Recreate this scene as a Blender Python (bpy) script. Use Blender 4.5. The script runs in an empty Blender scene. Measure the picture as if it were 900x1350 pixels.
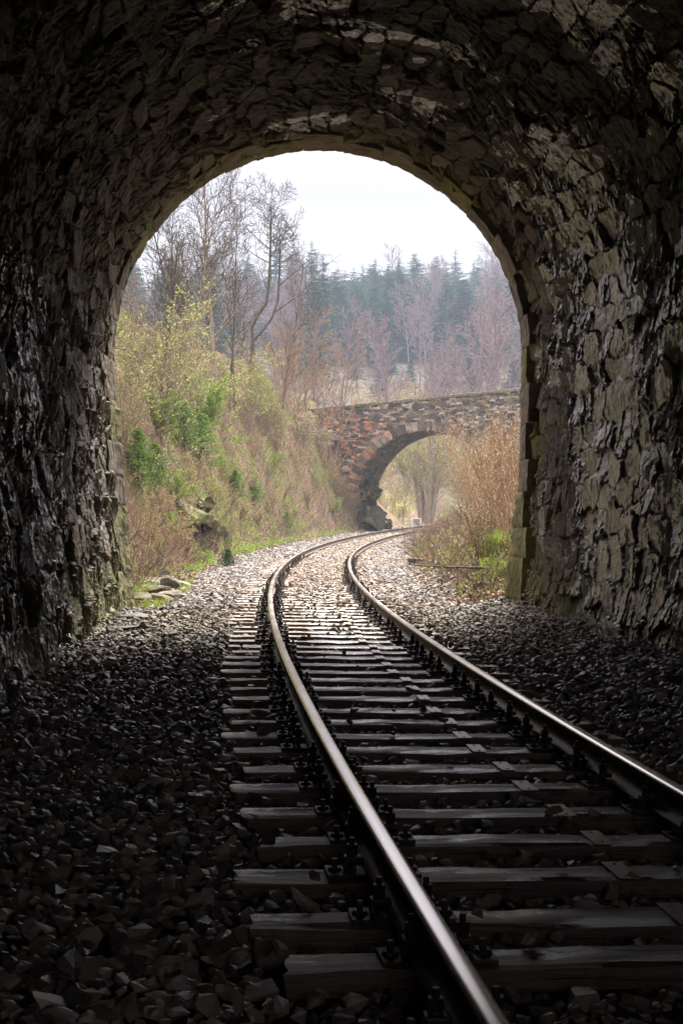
import bpy, bmesh, math, random
import numpy as np
from mathutils import Vector, Matrix

C = bpy.context.scene.collection
SC = bpy.context.scene

# ------------------------------------------------------------------ camera
CAMZ = 1.44
cam_d = bpy.data.cameras.new('camera')
cam = bpy.data.objects.new('camera', cam_d)
C.objects.link(cam)
cam.location = (0, 0, CAMZ)
cam.rotation_euler = (math.radians(90), 0, 0)
cam_d.sensor_fit = 'VERTICAL'
cam_d.sensor_height = 36.0
cam_d.lens = 50.0
cam_d.clip_start = 0.05
cam_d.clip_end = 3000
SC.camera = cam

# ------------------------------------------------------------------ light
SUN_EL, SUN_AZ = 50.0, 16.0          # elevation, degrees to the right of the view
w = bpy.data.worlds.new('World')
SC.world = w
w.use_nodes = True
nt = w.node_tree
nt.nodes.clear()
out = nt.nodes.new('ShaderNodeOutputWorld')
sky = nt.nodes.new('ShaderNodeTexSky')
sky.sky_type = 'NISHITA'
sky.sun_disc = False
sky.sun_elevation = math.radians(SUN_EL)
sky.sun_rotation = math.radians(SUN_AZ)
b1 = nt.nodes.new('ShaderNodeBackground')
b1.inputs['Strength'].default_value = 0.05
nt.links.new(sky.outputs[0], b1.inputs['Color'])
tc = nt.nodes.new('ShaderNodeTexCoord')
mp = nt.nodes.new('ShaderNodeMapping')
mp.inputs['Scale'].default_value = (1.2, 1.2, 4.0)
nz = nt.nodes.new('ShaderNodeTexNoise')
nz.inputs['Scale'].default_value = 2.2
nz.inputs['Detail'].default_value = 5
cr = nt.nodes.new('ShaderNodeValToRGB')
cr.color_ramp.elements[0].position = 0.35
cr.color_ramp.elements[0].color = (0.86, 0.77, 0.83, 1)
cr.color_ramp.elements[1].position = 0.62
cr.color_ramp.elements[1].color = (1.0, 0.91, 0.91, 1)
b2 = nt.nodes.new('ShaderNodeBackground')
b2.inputs['Strength'].default_value = 0.95
nt.links.new(tc.outputs['Generated'], mp.inputs[0])
nt.links.new(mp.outputs[0], nz.inputs['Vector'])
nt.links.new(nz.outputs[0], cr.inputs[0])
sx = nt.nodes.new('ShaderNodeSeparateXYZ')
nt.links.new(tc.outputs['Generated'], sx.inputs[0])
mr = nt.nodes.new('ShaderNodeMapRange')
mr.inputs[1].default_value = 0.22; mr.inputs[2].default_value = 1.0
mr.inputs[3].default_value = 0.235; mr.inputs[4].default_value = 2.3
nt.links.new(sx.outputs[2], mr.inputs[0])
nt.links.new(mr.outputs[0], b2.inputs['Strength'])
nt.links.new(cr.outputs[0], b2.inputs['Color'])
ad = nt.nodes.new('ShaderNodeMixShader')      # cloud deck over the clear sky
ad.inputs[0].default_value = 0.86
nt.links.new(b1.outputs[0], ad.inputs[1])
nt.links.new(b2.outputs[0], ad.inputs[2])
nt.links.new(ad.outputs[0], out.inputs['Surface'])

sun_d = bpy.data.lights.new('sun', 'SUN')
sun_d.energy = 3.4
sun_d.angle = math.radians(22)
sun_d.color = (1.0, 0.93, 0.82)
sun = bpy.data.objects.new('sun', sun_d)
C.objects.link(sun)
_e, _a = math.radians(SUN_EL), math.radians(SUN_AZ)
_dir = Vector((math.sin(_a) * math.cos(_e), math.cos(_a) * math.cos(_e), math.sin(_e)))
sun.rotation_euler = _dir.to_track_quat('Z', 'Y').to_euler()

SC.view_settings.view_transform = 'Standard'
SC.view_settings.look = 'None'
SC.view_settings.exposure = 1.78
SC.view_settings.gamma = 1
SC.render.engine = 'CYCLES'
SC.cycles.max_bounces = 8
SC.cycles.diffuse_bounces = 5
SC.cycles.glossy_bounces = 3
SC.cycles.transmission_bounces = 2
SC.cycles.transparent_max_bounces = 4
SC.cycles.volume_bounces = 1
SC.cycles.caustics_reflective = False
SC.cycles.caustics_refractive = False
SC.cycles.use_denoising = True

# ------------------------------------------------------------------ numeric helpers
RNG = np.random.default_rng(7)

def _hash(ix, iy, iz, seed):
    h = (ix.astype(np.int64) * 374761393 + iy.astype(np.int64) * 668265263
         + iz.astype(np.int64) * 2147483647 + seed * 974634777) & 0xFFFFFFFF
    h = ((h ^ (h >> 13)) * 1274126177) & 0xFFFFFFFF
    h = ((h ^ (h >> 16)) * 2246822519) & 0xFFFFFFFF
    return ((h ^ (h >> 15)) & 0xFFFFFF) / float(0xFFFFFF)

def vnoise(x, y, z=None, seed=0):
    x = np.asarray(x, float); y = np.asarray(y, float)
    z = np.zeros_like(x) if z is None else np.asarray(z, float)
    ix, iy, iz = np.floor(x), np.floor(y), np.floor(z)
    fx, fy, fz = x - ix, y - iy, z - iz
    fx = fx * fx * (3 - 2 * fx); fy = fy * fy * (3 - 2 * fy); fz = fz * fz * (3 - 2 * fz)
    r = 0
    flat = not np.any(z)
    for dx in (0, 1):
        for dy in (0, 1):
            for dz in ((0,) if flat else (0, 1)):
                wgt = (fx if dx else 1 - fx) * (fy if dy else 1 - fy) * (fz if dz else 1 - fz)
                r = r + wgt * _hash(ix + dx, iy + dy, iz + dz, seed)
    return r * 2 - 1

def fbm(x, y, z=None, seed=0, octv=4, gain=0.5):
    a, s, r, t = 1.0, 1.0, 0, 0
    for k in range(octv):
        r = r + a * vnoise(x * s, y * s, None if z is None else z * s, seed + k * 17)
        t += a; a *= gain; s *= 2.03
    return r / t

def sstep(a, b, x):
    t = np.clip((x - a) / (b - a), 0, 1)
    return t * t * (3 - 2 * t)

# track centre line (fitted to the photograph)
_ds = 0.1
_S = np.arange(0, 160, _ds)
_P = (1.5541, -0.1233, 0.2724, 0.5738, -0.6987, 0.2425)
_t = np.minimum(_S, 112) / 50
_K = (_P[2] + _P[3] * _t + _P[4] * _t ** 2 + _P[5] * _t ** 3) / 100
_TH = _P[1] + np.cumsum(_K) * _ds
_X = _P[0] + np.cumsum(np.sin(_TH)) * _ds
_Y = np.cumsum(np.cos(_TH)) * _ds
# back part (behind the camera): straight
_Yb = np.arange(-40, 0, 0.1)
_Xb = _P[0] + _Yb * math.tan(_P[1])
_YY = np.concatenate([_Yb, _Y]); _XX = np.concatenate([_Xb, _X])
_TT = np.concatenate([np.full(len(_Yb), _P[1]), _TH])
_SS = np.concatenate([_Yb / math.cos(_P[1]), _S])

def cx(y): return np.interp(y, _YY, _XX)
def cth(y): return np.interp(y, _YY, _TT)
def y_at_s(s): return np.interp(s, _SS, _YY)
def grade(y): return 0.4 * (np.clip(y, 0, 110) / 90) ** 2
CANT = 0.016

def tpos(s, off, dz=0.0):
    """a point in track coordinates: s along, off to the right, dz over the sleeper plane"""
    y = y_at_s(s); th = cth(y)
    return Vector((float(cx(y) + off * math.cos(th)), float(y - off * math.sin(th)),
                   float(grade(y) - CANT * off + dz)))

def px2x(px, d): return (px - 450) / 1875 * d
def px2z(py, d): return CAMZ + (675 - py) / 1875 * d

# ------------------------------------------------------------------ ground height
LO = np.array([0, 2.5, 3.2, 3.8, 4.6, 5.6, 7.2, 10, 17, 40, 400])
LZ = np.array([-.02, -.10, .05, 1.3, 3.7, 6.0, 7.7, 9.4, 12, 18, 60])
RO = np.array([0, 2.1, 3.0, 4.0, 6, 10, 40, 400])
RZ = np.array([-.02, -.06, .30, .85, 1.6, 2.2, 4, 30])

def ground_z(x, y, detail=True):
    x = np.asarray(x, float); y = np.asarray(y, float)
    th = cth(y)
    o = (x - cx(y)) * np.cos(th)
    ins = 1 - sstep(20.8, 22.2, y)                    # inside the tunnel
    zin = -0.045 - CANT * o + np.where(o > 1.4, 0.13 * sstep(1.4, 2.9, o), 0) - 0.04 * sstep(1.6, 2.6, -o)
    zin = zin + 0.025 * fbm(x * 1.5, y * 1.5, seed=3, octv=3)
    shift = 1.1 * (1 - sstep(30, 46, y))
    ol = np.maximum(-o - shift * sstep(2.4, 3.4, -o), 0)
    fadeL = 1 - 0.88 * sstep(84, 104, y)
    zl = np.interp(ol, LO, LZ) * np.where(ol > 3.3, fadeL, 1)
    fadeR = 1 - 0.5 * sstep(70, 95, y)
    zr = np.interp(o, RO, RZ) * np.where(o > 2.1, fadeR, 1)
    zo = np.where(o < 0, zl, zr) - CANT * np.clip(o, -3, 3)
    rough = np.where(o < 0, sstep(3.2, 5, ol), sstep(2.2, 4, o))
    if detail:
        n1 = fbm(x * .55, y * .35, seed=11, octv=4)
        n2 = fbm(x * 2.3, y * 2.3, seed=23, octv=3)
        gul = np.abs(fbm(x * .25, y * .42, seed=31, octv=3))
        ledge = np.abs(fbm(x * .9 + 3, y * .5, seed=37, octv=2))
        zo = zo + rough * (np.where(o < 0, .95, .3) * n1 + .22 * n2 - np.where(o < 0, 1.3, .2) * gul * sstep(3.5, 6, ol + o * 0) + np.where(o < 0, .9, .1) * (ledge - .2) * sstep(3.3, 4.2, ol))
        zo = zo + (1 - rough) * .02 * n2
    g = grade(y)
    hill = np.where(y > 112, (y - 112) * .205, 0)
    hill = np.minimum(hill, 45.5 + 2 * np.sin(x * .03)) + sstep(120, 300, y) * (4 * fbm(x * .012, y * .012, seed=5, octv=3) + 0.07 * x)
    z = np.where(y < 22.2, ins * zin + (1 - ins) * zo, zo) + g + np.where(y > 112, hill, 0)
    # under the hill beside the tunnel the ground stays low
    return z

def gz(x, y): return float(ground_z(np.array([x]), np.array([y]))[0])

# ------------------------------------------------------------------ object helpers
def tag(o, label=None, cat=None, group=None, kind=None):
    if label: o['label'] = label
    if cat: o['category'] = cat
    if group: o['group'] = group
    if kind: o['kind'] = kind
    return o

def empty(name, loc=(0, 0, 0), rz=0):
    o = bpy.data.objects.new(name, None); C.objects.link(o)
    o.location = loc; o.rotation_euler = (0, 0, rz); o.empty_display_size = .2
    return o

def np_mesh(name, V, F, mats=(), smooth=False, attrs=None, matidx=None):
    """V (n,3); F (m,k) of one face size or a list of such arrays"""
    me = bpy.data.meshes.new(name)
    Fs = F if isinstance(F, list) else [F]
    Fs = [np.asarray(f, np.int32) for f in Fs if len(f)]
    V = np.asarray(V, np.float32)
    me.vertices.add(len(V)); me.vertices.foreach_set('co', V.ravel())
    nl = sum(f.size for f in Fs); npoly = sum(len(f) for f in Fs)
    me.loops.add(nl); me.polygons.add(npoly)
    me.loops.foreach_set('vertex_index', np.concatenate([f.ravel() for f in Fs]))
    tot = np.concatenate([np.full(len(f), f.shape[1], np.int32) for f in Fs])
    st = np.concatenate([[0], np.cumsum(tot)[:-1]]).astype(np.int32)
    me.polygons.foreach_set('loop_start', st)
    me.polygons.foreach_set('use_smooth', np.full(npoly, smooth))
    if matidx is not None: me.polygons.foreach_set('material_index', np.asarray(matidx, np.int32))
    for m in mats: me.materials.append(m)
    if attrs:
        for k, a in attrs.items():
            at = me.attributes.new(k, 'FLOAT', 'POINT')
            at.data.foreach_set('value', np.asarray(a, np.float32))
    me.update(calc_edges=True)
    me.validate()
    return me

def obj(name, me, parent=None, loc=None):
    o = bpy.data.objects.new(name, me); C.objects.link(o)
    if parent is not None: o.parent = parent
    if loc is not None: o.location = loc
    return o

def copy_tree(o, parent=None):
    c = o.copy(); C.objects.link(c); c.parent = parent
    for ch in [k for k in o.children]:
        copy_tree(ch, c)
    return c

def grid_faces(nu, nv):
    i = np.arange(nu - 1)[:, None] * nv + np.arange(nv - 1)[None, :]
    i = i.ravel()
    return np.stack([i, i + nv, i + nv + 1, i + 1], 1)

def bm_mesh(name, bm, mats, smooth=False):
    me = bpy.data.meshes.new(name)
    bm.normal_update()
    bm.to_mesh(me); bm.free()
    for m in mats: me.materials.append(m)
    if smooth:
        for p in me.polygons: p.use_smooth = True
    return me

def bm_box(bm, c, s, rz=0, bev=0.0, mat=0):
    r = bmesh.ops.create_cube(bm, size=1)
    vs = r['verts']
    bmesh.ops.scale(bm, verts=vs, vec=s)
    if bev:
        es = list({e for v in vs for e in v.link_edges})
        q = bmesh.ops.bevel(bm, geom=es, offset=bev, segments=2, affect='EDGES', profile=.6)
        vs = list({v for f in q['faces'] for v in f.verts} | {v for v in vs if v.is_valid})
    bmesh.ops.rotate(bm, verts=vs, cent=(0, 0, 0), matrix=Matrix.Rotation(rz, 3, 'Z'))
    bmesh.ops.translate(bm, verts=vs, vec=c)
    for f in {f for v in vs for f in v.link_faces}: f.material_index = mat
    return vs

def bm_cyl(bm, c, r, h, seg=12, r2=None, mat=0):
    q = bmesh.ops.create_cone(bm, cap_ends=True, segments=seg, radius1=r, radius2=r if r2 is None else r2, depth=h)
    bmesh.ops.translate(bm, verts=q['verts'], vec=(c[0], c[1], c[2] + h / 2))
    for f in {f for v in q['verts'] for f in v.link_faces}: f.material_index = mat
    return q['verts']

# ------------------------------------------------------------------ material helper
class MB:
    def __init__(s, name):
        s.m = bpy.data.materials.new(name); s.m.use_nodes = True
        s.t = s.m.node_tree; s.N = s.t.nodes; s.L = s.t.links
        s.p = s.N['Principled BSDF']; s.out = s.N['Material Output']
    def n(s, ty, **kw):
        q = s.N.new('ShaderNode' + ty)
        for k, v in kw.items(): setattr(q, k, v)
        return q
    def link(s, a, b): s.L.new(a, b)
    def val(s, sock, v):
        if hasattr(v, 'is_output') or hasattr(v, 'links'): s.L.new(v, sock)
        else: sock.default_value = v
    def co(s, scale=(1, 1, 1)):
        t = s.n('TexCoord'); m = s.n('Mapping'); m.inputs['Scale'].default_value = scale
        s.link(t.outputs['Object'], m.inputs[0]); return m.outputs[0]
    def noise(s, scale, detail=4, rough=.6, vec=None, dist=0):
        q = s.n('TexNoise'); q.inputs['Scale'].default_value = scale
        q.inputs['Detail'].default_value = detail; q.inputs['Roughness'].default_value = rough
        q.inputs['Distortion'].default_value = dist
        s.link(vec if vec is not None else s.co(), q.inputs['Vector']); return q.outputs['Fac']
    def ramp(s, fac, stops):
        q = s.n('ValToRGB'); e = q.color_ramp.elements
        while len(e) < len(stops): e.new(.5)
        for i, (p, c) in enumerate(stops):
            e[i].position = p; e[i].color = (c[0], c[1], c[2], 1) if not isinstance(c, (int, float)) else (c, c, c, 1)
        s.link(fac, q.inputs[0]); return q.outputs[0]
    def mix(s, fac, a, b, mode='MIX'):
        q = s.n('Mix', data_type='RGBA', blend_type=mode)
        s.val(q.inputs[0], fac)
        for k, v in ((6, a), (7, b)):
            if isinstance(v, tuple): q.inputs[k].default_value = (v[0], v[1], v[2], 1)
            else: s.link(v, q.inputs[k])
        return q.outputs[2]
    def math(s, op, a, b=0.0, clamp=False):
        q = s.n('Math', operation=op, use_clamp=clamp)
        s.val(q.inputs[0], a); s.val(q.inputs[1], b); return q.outputs[0]
    def maprange(s, v, a, b, c=0, d=1):
        q = s.n('MapRange'); s.link(v, q.inputs[0])
        for i, x in enumerate((a, b, c, d)): q.inputs[i + 1].default_value = x
        return q.outputs[0]
    def attr(s, name):
        q = s.n('Attribute', attribute_name=name); return q.outputs['Fac']
    def island(s): return s.n('NewGeometry').outputs['Random Per Island']
    def pos(s, ax):
        g = s.n('NewGeometry'); q = s.n('SeparateXYZ'); s.link(g.outputs['Position'], q.inputs[0]); return q.outputs[ax]
    def bump(s, h, dist, strength=1.0):
        q = s.n('Bump'); q.inputs['Distance'].default_value = dist; q.inputs['Strength'].default_value = strength
        s.link(h, q.inputs['Height']); s.link(q.outputs[0], s.p.inputs['Normal'])
    def set(s, col=None, rough=None, spec=None, metal=None):
        for k, v in (('Base Color', col), ('Roughness', rough), ('Specular IOR Level', spec), ('Metallic', metal)):
            if v is None: continue
            if isinstance(v, tuple): v = (v[0], v[1], v[2], 1)
            s.val(s.p.inputs[k], v)
        return s.m

# --- masonry of the tunnel lining: 'stone' = random per stone, 'joint' = 1 in the joints
def mat_lining():
    m = MB('tunnel_stone')
    st = m.attr('stone'); jo = m.attr('joint'); moss = m.attr('moss')
    wet = m.ramp(m.math('ADD', m.attr('wet'), m.math('MULTIPLY', m.math('SUBTRACT', m.noise(5.5, 5, .7), .5), 2.6)), [(.50, 0.), (.60, 1.)])
    base = m.ramp(st, [(0, (.06, .046, .036)), (.3, (.115, .09, .07)), (.55, (.18, .142, .11)), (.78, (.28, .222, .165)), (1, (.60, .50, .38))])
    n1 = m.noise(3.5, 6, .65); n2 = m.noise(38, 4, .7)
    col = m.mix(m.ramp(n1, [(.35, 0.), (.65, 1.)]), base, m.mix(.5, base, (.06, .052, .048)))
    col = m.mix(m.ramp(n2, [(.4, 0.), (.75, .55)]), col, m.mix(.6, col, (.42, .38, .32)))
    lime = m.noise(1.7, 5, .6)
    col = m.mix(m.math('MULTIPLY', m.ramp(lime, [(.6, 0.), (.7, 1.)]), .45), col, (.42, .40, .36))
    col = m.mix(jo, col, (.05, .042, .036))
    col = m.mix(m.math('MULTIPLY', moss, m.ramp(m.noise(9, 4), [(.38, 0.), (.54, 1.)])), col, (.17, .18, .035))
    col = m.mix(m.math('MULTIPLY', m.attr('soot_dark'), .78, True), col, (.03, .024, .019))
    col = m.mix(m.math('MULTIPLY', wet, .8), col, (.035, .034, .036))
    r = m.mix(m.ramp(n1, [(.3, 0.), (.7, 1.)]), (.5, .5, .5), (.78, .78, .78))
    r = m.mix(wet, r, m.ramp(n2, [(.3, .07), (.8, .28)]))
    m.bump(m.math('ADD', m.noise(70, 3, .7, m.co((1, 1, .5))), m.math('MULTIPLY', n2, 1.6)), .02, 1.0)
    m.link(m.math('MULTIPLY', wet, 1.0, True), m.p.inputs['Coat Weight'])
    m.p.inputs['Coat IOR'].default_value = 1.8
    m.link(m.ramp(n2, [(.35, .04), (.7, .14)]), m.p.inputs['Coat Roughness'])
    b = m.n('Bump'); b.inputs['Distance'].default_value = .014; b.inputs['Strength'].default_value = 1.0
    m.link(m.noise(24, 4, .68), b.inputs['Height']); m.link(b.outputs[0], m.p.inputs['Coat Normal'])
    return m.set(col, r, m.math('ADD', m.math('MULTIPLY', m.math('SUBTRACT', 1.0, wet), .26), .1))

def mat_ballast():
    m = MB('ballast')
    r = m.island()
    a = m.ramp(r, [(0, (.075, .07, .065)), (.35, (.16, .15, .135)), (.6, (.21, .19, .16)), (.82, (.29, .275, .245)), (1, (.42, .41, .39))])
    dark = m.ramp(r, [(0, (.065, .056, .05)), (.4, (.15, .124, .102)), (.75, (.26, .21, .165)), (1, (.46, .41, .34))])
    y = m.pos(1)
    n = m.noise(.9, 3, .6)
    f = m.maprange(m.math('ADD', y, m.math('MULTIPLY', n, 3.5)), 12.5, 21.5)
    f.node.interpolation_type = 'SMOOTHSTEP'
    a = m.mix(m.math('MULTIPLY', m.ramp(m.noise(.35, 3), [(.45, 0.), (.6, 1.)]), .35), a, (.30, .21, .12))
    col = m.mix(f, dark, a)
    col = m.mix(m.ramp(m.noise(60, 3), [(.3, 0.), (.8, .3)]), col, (.3, .27, .24))
    rust = m.attr('rust')
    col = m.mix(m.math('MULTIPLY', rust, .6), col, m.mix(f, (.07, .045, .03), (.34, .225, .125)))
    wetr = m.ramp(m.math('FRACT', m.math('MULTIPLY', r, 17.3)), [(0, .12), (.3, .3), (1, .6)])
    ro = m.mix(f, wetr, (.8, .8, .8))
    m.bump(m.noise(90, 3, .7), .006, .7)
    return m.set(col, ro, .5)

def mat_ground():
    m = MB('ground')
    ty = m.attr('soil'); gr = m.attr('green')
    n = m.noise(2.5, 6, .7); n2 = m.noise(22, 5, .75)
    soil = m.ramp(n, [(.3, (.055, .036, .022)), (.5, (.14, .092, .055)), (.7, (.25, .18, .11))])
    soil = m.mix(m.ramp(n2, [(.35, 0.), (.7, .6)]), soil, (.23, .165, .10))
    rk = m.ramp(m.noise(.8, 5, .7), [(.56, 0.), (.62, 1.)])
    soil = m.mix(m.math('MULTIPLY', rk, .8), soil, m.mix(n2, (.045, .042, .032), (.20, .185, .14)))
    soil = m.mix(m.math('MULTIPLY', gr, m.ramp(m.noise(6, 4), [(.4, .1), (.6, 1.)])), soil, m.mix(n2, (.10, .13, .025), (.22, .25, .05)))
    grav = m.ramp(n2, [(.3, (.03, .028, .026)), (.7, (.10, .09, .08))])
    col = m.mix(ty, grav, soil)
    col = m.mix(m.maprange(m.pos(1), 105, 150), col, m.mix(n2, (.035, .03, .018), (.09, .07, .045)))
    m.bump(n2, .06, 1)
    return m.set(col, .9, .2)

def mat_wood_sleeper():
    m = MB('sleeper_wood')
    oi = m.n('ObjectInfo').outputs['Random']
    gcol = m.noise(3.2, 8, .75, m.co((1.2, 26, 26)), .3)
    base = m.ramp(gcol, [(.3, (.07, .048, .034)), (.5, (.33, .235, .16)), (.72, (.60, .45, .33))])
    base = m.mix(m.math('MULTIPLY', oi, .5), base, (.09, .068, .052))
    wet = m.ramp(m.noise(1.6, 4, .6, m.co((1.0, 2.2, 1))), [(.50, 0.), (.56, 1.)])
    crack = m.ramp(m.noise(2.0, 5, .6, m.co((.8, 45, 45))), [(.33, 1.), (.40, 0.)])
    base = m.mix(crack, base, (.012, .01, .009))
    wet = m.math('MULTIPLY', wet, m.math('SUBTRACT', 1.0, m.math('MULTIPLY', crack, .8)))
    col = m.mix(m.math('MULTIPLY', wet, .55), base, (.03, .026, .024))
    r = m.mix(wet, (.62, .62, .62), (.1, .1, .1))
    m.bump(m.math('SUBTRACT', gcol, m.math('MULTIPLY', crack, .8)), .02, 1.0)
    m.link(m.math('ADD', m.math('MULTIPLY', wet, .5), .5), m.p.inputs['Coat Weight']); m.link(m.mix(wet, (.42, .42, .42), (.07, .07, .07)), m.p.inputs['Coat Roughness'])
    b = m.n('Bump'); b.inputs['Distance'].default_value = .006; b.inputs['Strength'].default_value = .8
    m.link(gcol, b.inputs['Height']); m.link(b.outputs[0], m.p.inputs['Coat Normal'])
    return m.set(col, r, .5)

def simple(name, c1, c2, scale=8, rough=.7, metal=0, spec=.4, bump=.004, vec=(1, 1, 1)):
    m = MB(name)
    n = m.noise(scale, 5, .65, m.co(vec))
    m.bump(n, bump, .8)
    return m.set(m.ramp(n, [(.3, c1), (.7, c2)]), rough, spec, metal)

def mat_rail():
    m = MB('rail_steel_sides')
    n = m.noise(14, 5, .7, m.co((1, 1, 1)))
    m.bump(m.noise(120, 3), .0015, .6)
    return m.set(m.ramp(n, [(.3, (.045, .028, .02)), (.55, (.10, .062, .042)), (.75, (.17, .11, .075))]), .5, .5, .25)

def mat_rail_top():
    m = MB('rail_running_surface')
    n = m.noise(1.3, 3, .6)
    return m.set(m.ramp(n, [(.3, (.62, .57, .53)), (.7, (.78, .73, .68))]), m.ramp(n, [(.3, .17), (.7, .24)]), .5, 1.0)

def mat_leaf(name, c1, c2, c3, trans=.45, rough=.6, spec=.3):
    m = MB(name)
    r = m.island()
    big = m.noise(.8, 3)
    col = m.ramp(r, [(0, c1), (.5, c2), (1, c3)])
    col = m.mix(m.ramp(big, [(.35, 0.), (.65, .5)]), col, m.mix(.5, col, c1))
    m.set(col, rough, spec)
    tr = m.n('BsdfTranslucent'); m.link(col, tr.inputs[0])
    mx = m.n('MixShader'); mx.inputs[0].default_value = trans
    m.link(m.p.outputs[0], mx.inputs[1]); m.link(tr.outputs[0], mx.inputs[2])
    m.link(mx.outputs[0], m.out.inputs['Surface'])
    return m.m

def mat_bridge():
    m = MB('bridge_stone')
    st = m.attr('stone'); jo = m.attr('joint'); red = m.attr('red')
    base = m.ramp(st, [(0, (.03, .026, .022)), (.3, (.085, .068, .053)), (.65, (.19, .15, .115)), (1, (.46, .40, .32))])
    rd = m.ramp(st, [(0, (.10, .05, .035)), (.3, (.36, .16, .09)), (.75, (.50, .25, .145)), (1, (.56, .45, .34))])
    n = m.noise(2.2, 6, .7)
    col = m.mix(red, base, rd)
    col = m.mix(m.ramp(n, [(.45, 0.), (.62, .75)]), col, (.07, .06, .055))
    col = m.mix(m.ramp(m.noise(18, 4), [(.5, 0.), (.8, .5)]), col, (.4, .36, .29))
    col = m.mix(jo, col, (.055, .045, .038))
    col = m.mix(m.ramp(m.noise(1.1, 5, .7), [(.58, 0.), (.68, .6)]), col, (.16, .17, .06))
    m.bump(m.noise(25, 4), .03, .8)
    return m.set(col, .85, .2)

M = {}
M['lining'] = mat_lining()
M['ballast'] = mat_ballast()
M['ground'] = mat_ground()
M['sleeper'] = mat_wood_sleeper()
M['iron'] = simple('rusty_iron', (.012, .010, .009), (.055, .036, .026), 30, .55, .3, .5)
M['strap'] = simple('bare_strip_metal', (.22, .19, .16), (.46, .41, .35), 12, .42, .6, .5)
M['rail'] = mat_rail()
M['railtop'] = mat_rail_top()
M['bridge'] = mat_bridge()
M['portal'] = simple('portal_stone', (.05, .042, .032), (.24, .20, .15), 4, .85, 0, .3, .04)
M['portal_moss'] = simple('portal_stone_mossy', (.05, .048, .016), (.27, .245, .11), 4, .85, 0, .3, .04)
M['bark'] = simple('bark_grey', (.045, .036, .028), (.15, .125, .10), 9, .9, 0, .1, .01, (1, 1, .25))
M['bark_pale'] = simple('bark_pale', (.13, .10, .07), (.34, .28, .20), 9, .9, 0, .1, .01, (1, 1, .25))
M['bark_tan'] = simple('twig_tan', (.20, .125, .08), (.46, .32, .205), 5, .9, 0, .1, .005)
M['bark_purple'] = simple('twig_purple', (.13, .095, .10), (.27, .205, .215), 2, .9, 0, .1, .005)
M['bark_rust'] = simple('twig_rust', (.16, .10, .06), (.33, .22, .14), 5, .9, 0, .1, .005)
M['needle'] = mat_leaf('spruce_needles', (.012, .035, .016), (.03, .07, .03), (.06, .12, .045), .25)
M['needle_far'] = mat_leaf('far_spruce_needles', (.014, .05, .032), (.025, .08, .05), (.05, .12, .06), .12, 1.0, 0.0)
M['needle_young'] = mat_leaf('young_needles', (.05, .11, .02), (.14, .24, .04), (.30, .42, .09), .45)
M['leaf_spring'] = mat_leaf('spring_leaves', (.20, .23, .05), (.36, .38, .11), (.55, .56, .24), .5)
M['leaf_green'] = mat_leaf('green_leaves', (.08, .15, .02), (.19, .30, .04), (.38, .48, .09), .5)
M['bud'] = mat_leaf('buds', (.30, .24, .12), (.46, .40, .22), (.62, .57, .38), .4)
M['litter'] = mat_leaf('dead_leaves', (.06, .035, .02), (.18, .11, .06), (.44, .31, .19), .2)
M['drygrass'] = mat_leaf('dry_grass', (.12, .08, .045), (.27, .185, .105), (.52, .40, .25), .35)
M['grass'] = mat_leaf('green_grass', (.13, .18, .02), (.22, .31, .04), (.42, .50, .10), .45)
M['rock'] = simple('rock', (.07, .065, .05), (.25, .225, .17), 3.5, .85, 0, .3, .05)
M['rock_moss'] = simple('mossy_rock', (.035, .033, .018), (.19, .17, .08), 3.0, .85, 0, .3, .12)
M['rock_shade'] = simple('shaded_mossy_rock', (.018, .017, .012), (.11, .10, .05), 2.2, .8, 0, .3, .15)  # mossy rock with the shade under the arch put into its colour
M['rock_dark'] = simple('dark_rock', (.03, .028, .025), (.11, .10, .085), 4, .7, 0, .4, .05)
M['white'] = simple('white_paint', (.62, .62, .60), (.82, .82, .80), 9, .5)
M['grey'] = simple('grey_paint', (.35, .35, .35), (.5, .5, .5), 9, .5)

# ------------------------------------------------------------------ masonry pattern
def masonry(U, V, seed=0, pw=3.0, warp=.18, jx=.55, jy=.45):
    """U,V in units of one stone; returns random id, edge distance, local dx, dy"""
    wu = U + warp * fbm(U * .7, V * .7, seed=seed + 1, octv=2)
    wv = V + warp * 1.4 * fbm(U * .6 + 9, V * .8 + 4, seed=seed + 2, octv=2)
    j0 = np.floor(wv)
    F1 = np.full(U.shape, 9.); F2 = np.full(U.shape, 9.)
    ID = np.zeros(U.shape); ID2 = np.zeros(U.shape); DX = np.zeros(U.shape); DY = np.zeros(U.shape)
    for dj in (-1, 0, 1):
        j = j0 + dj
        sh = .5 * (j % 2) + .35 * _hash(j, j * 0, j * 0, seed + 5)
        i0 = np.floor(wu - sh)
        for di in (-1, 0, 1):
            i = i0 + di
            jx_ = (_hash(i, j, i * 0, seed + 3) - .5) * jx
            jy_ = (_hash(i, j, i * 0, seed + 4) - .5) * jy
            dx = wu - sh - (i + .5 + jx_); dy = wv - (j + .5 + jy_)
            d = (np.abs(dx) ** pw + np.abs(dy) ** pw) ** (1 / pw)
            nid = _hash(i, j, i * 0, seed + 6); nid2 = _hash(i, j, i * 0, seed + 8)
            c = d < F1
            F2 = np.where(c, F1, np.minimum(F2, d))
            ID = np.where(c, nid, ID); ID2 = np.where(c, nid2, ID2)
            DX = np.where(c, dx, DX); DY = np.where(c, dy, DY)
            F1 = np.where(c, d, F1)
    return ID, ID2, F2 - F1, DX, DY

# ------------------------------------------------------------------ tunnel
PY = 21.5                                    # the portal plane
RAD = 3.06
SPR = 3.83                                   # springing height
PCX = -0.355

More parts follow.
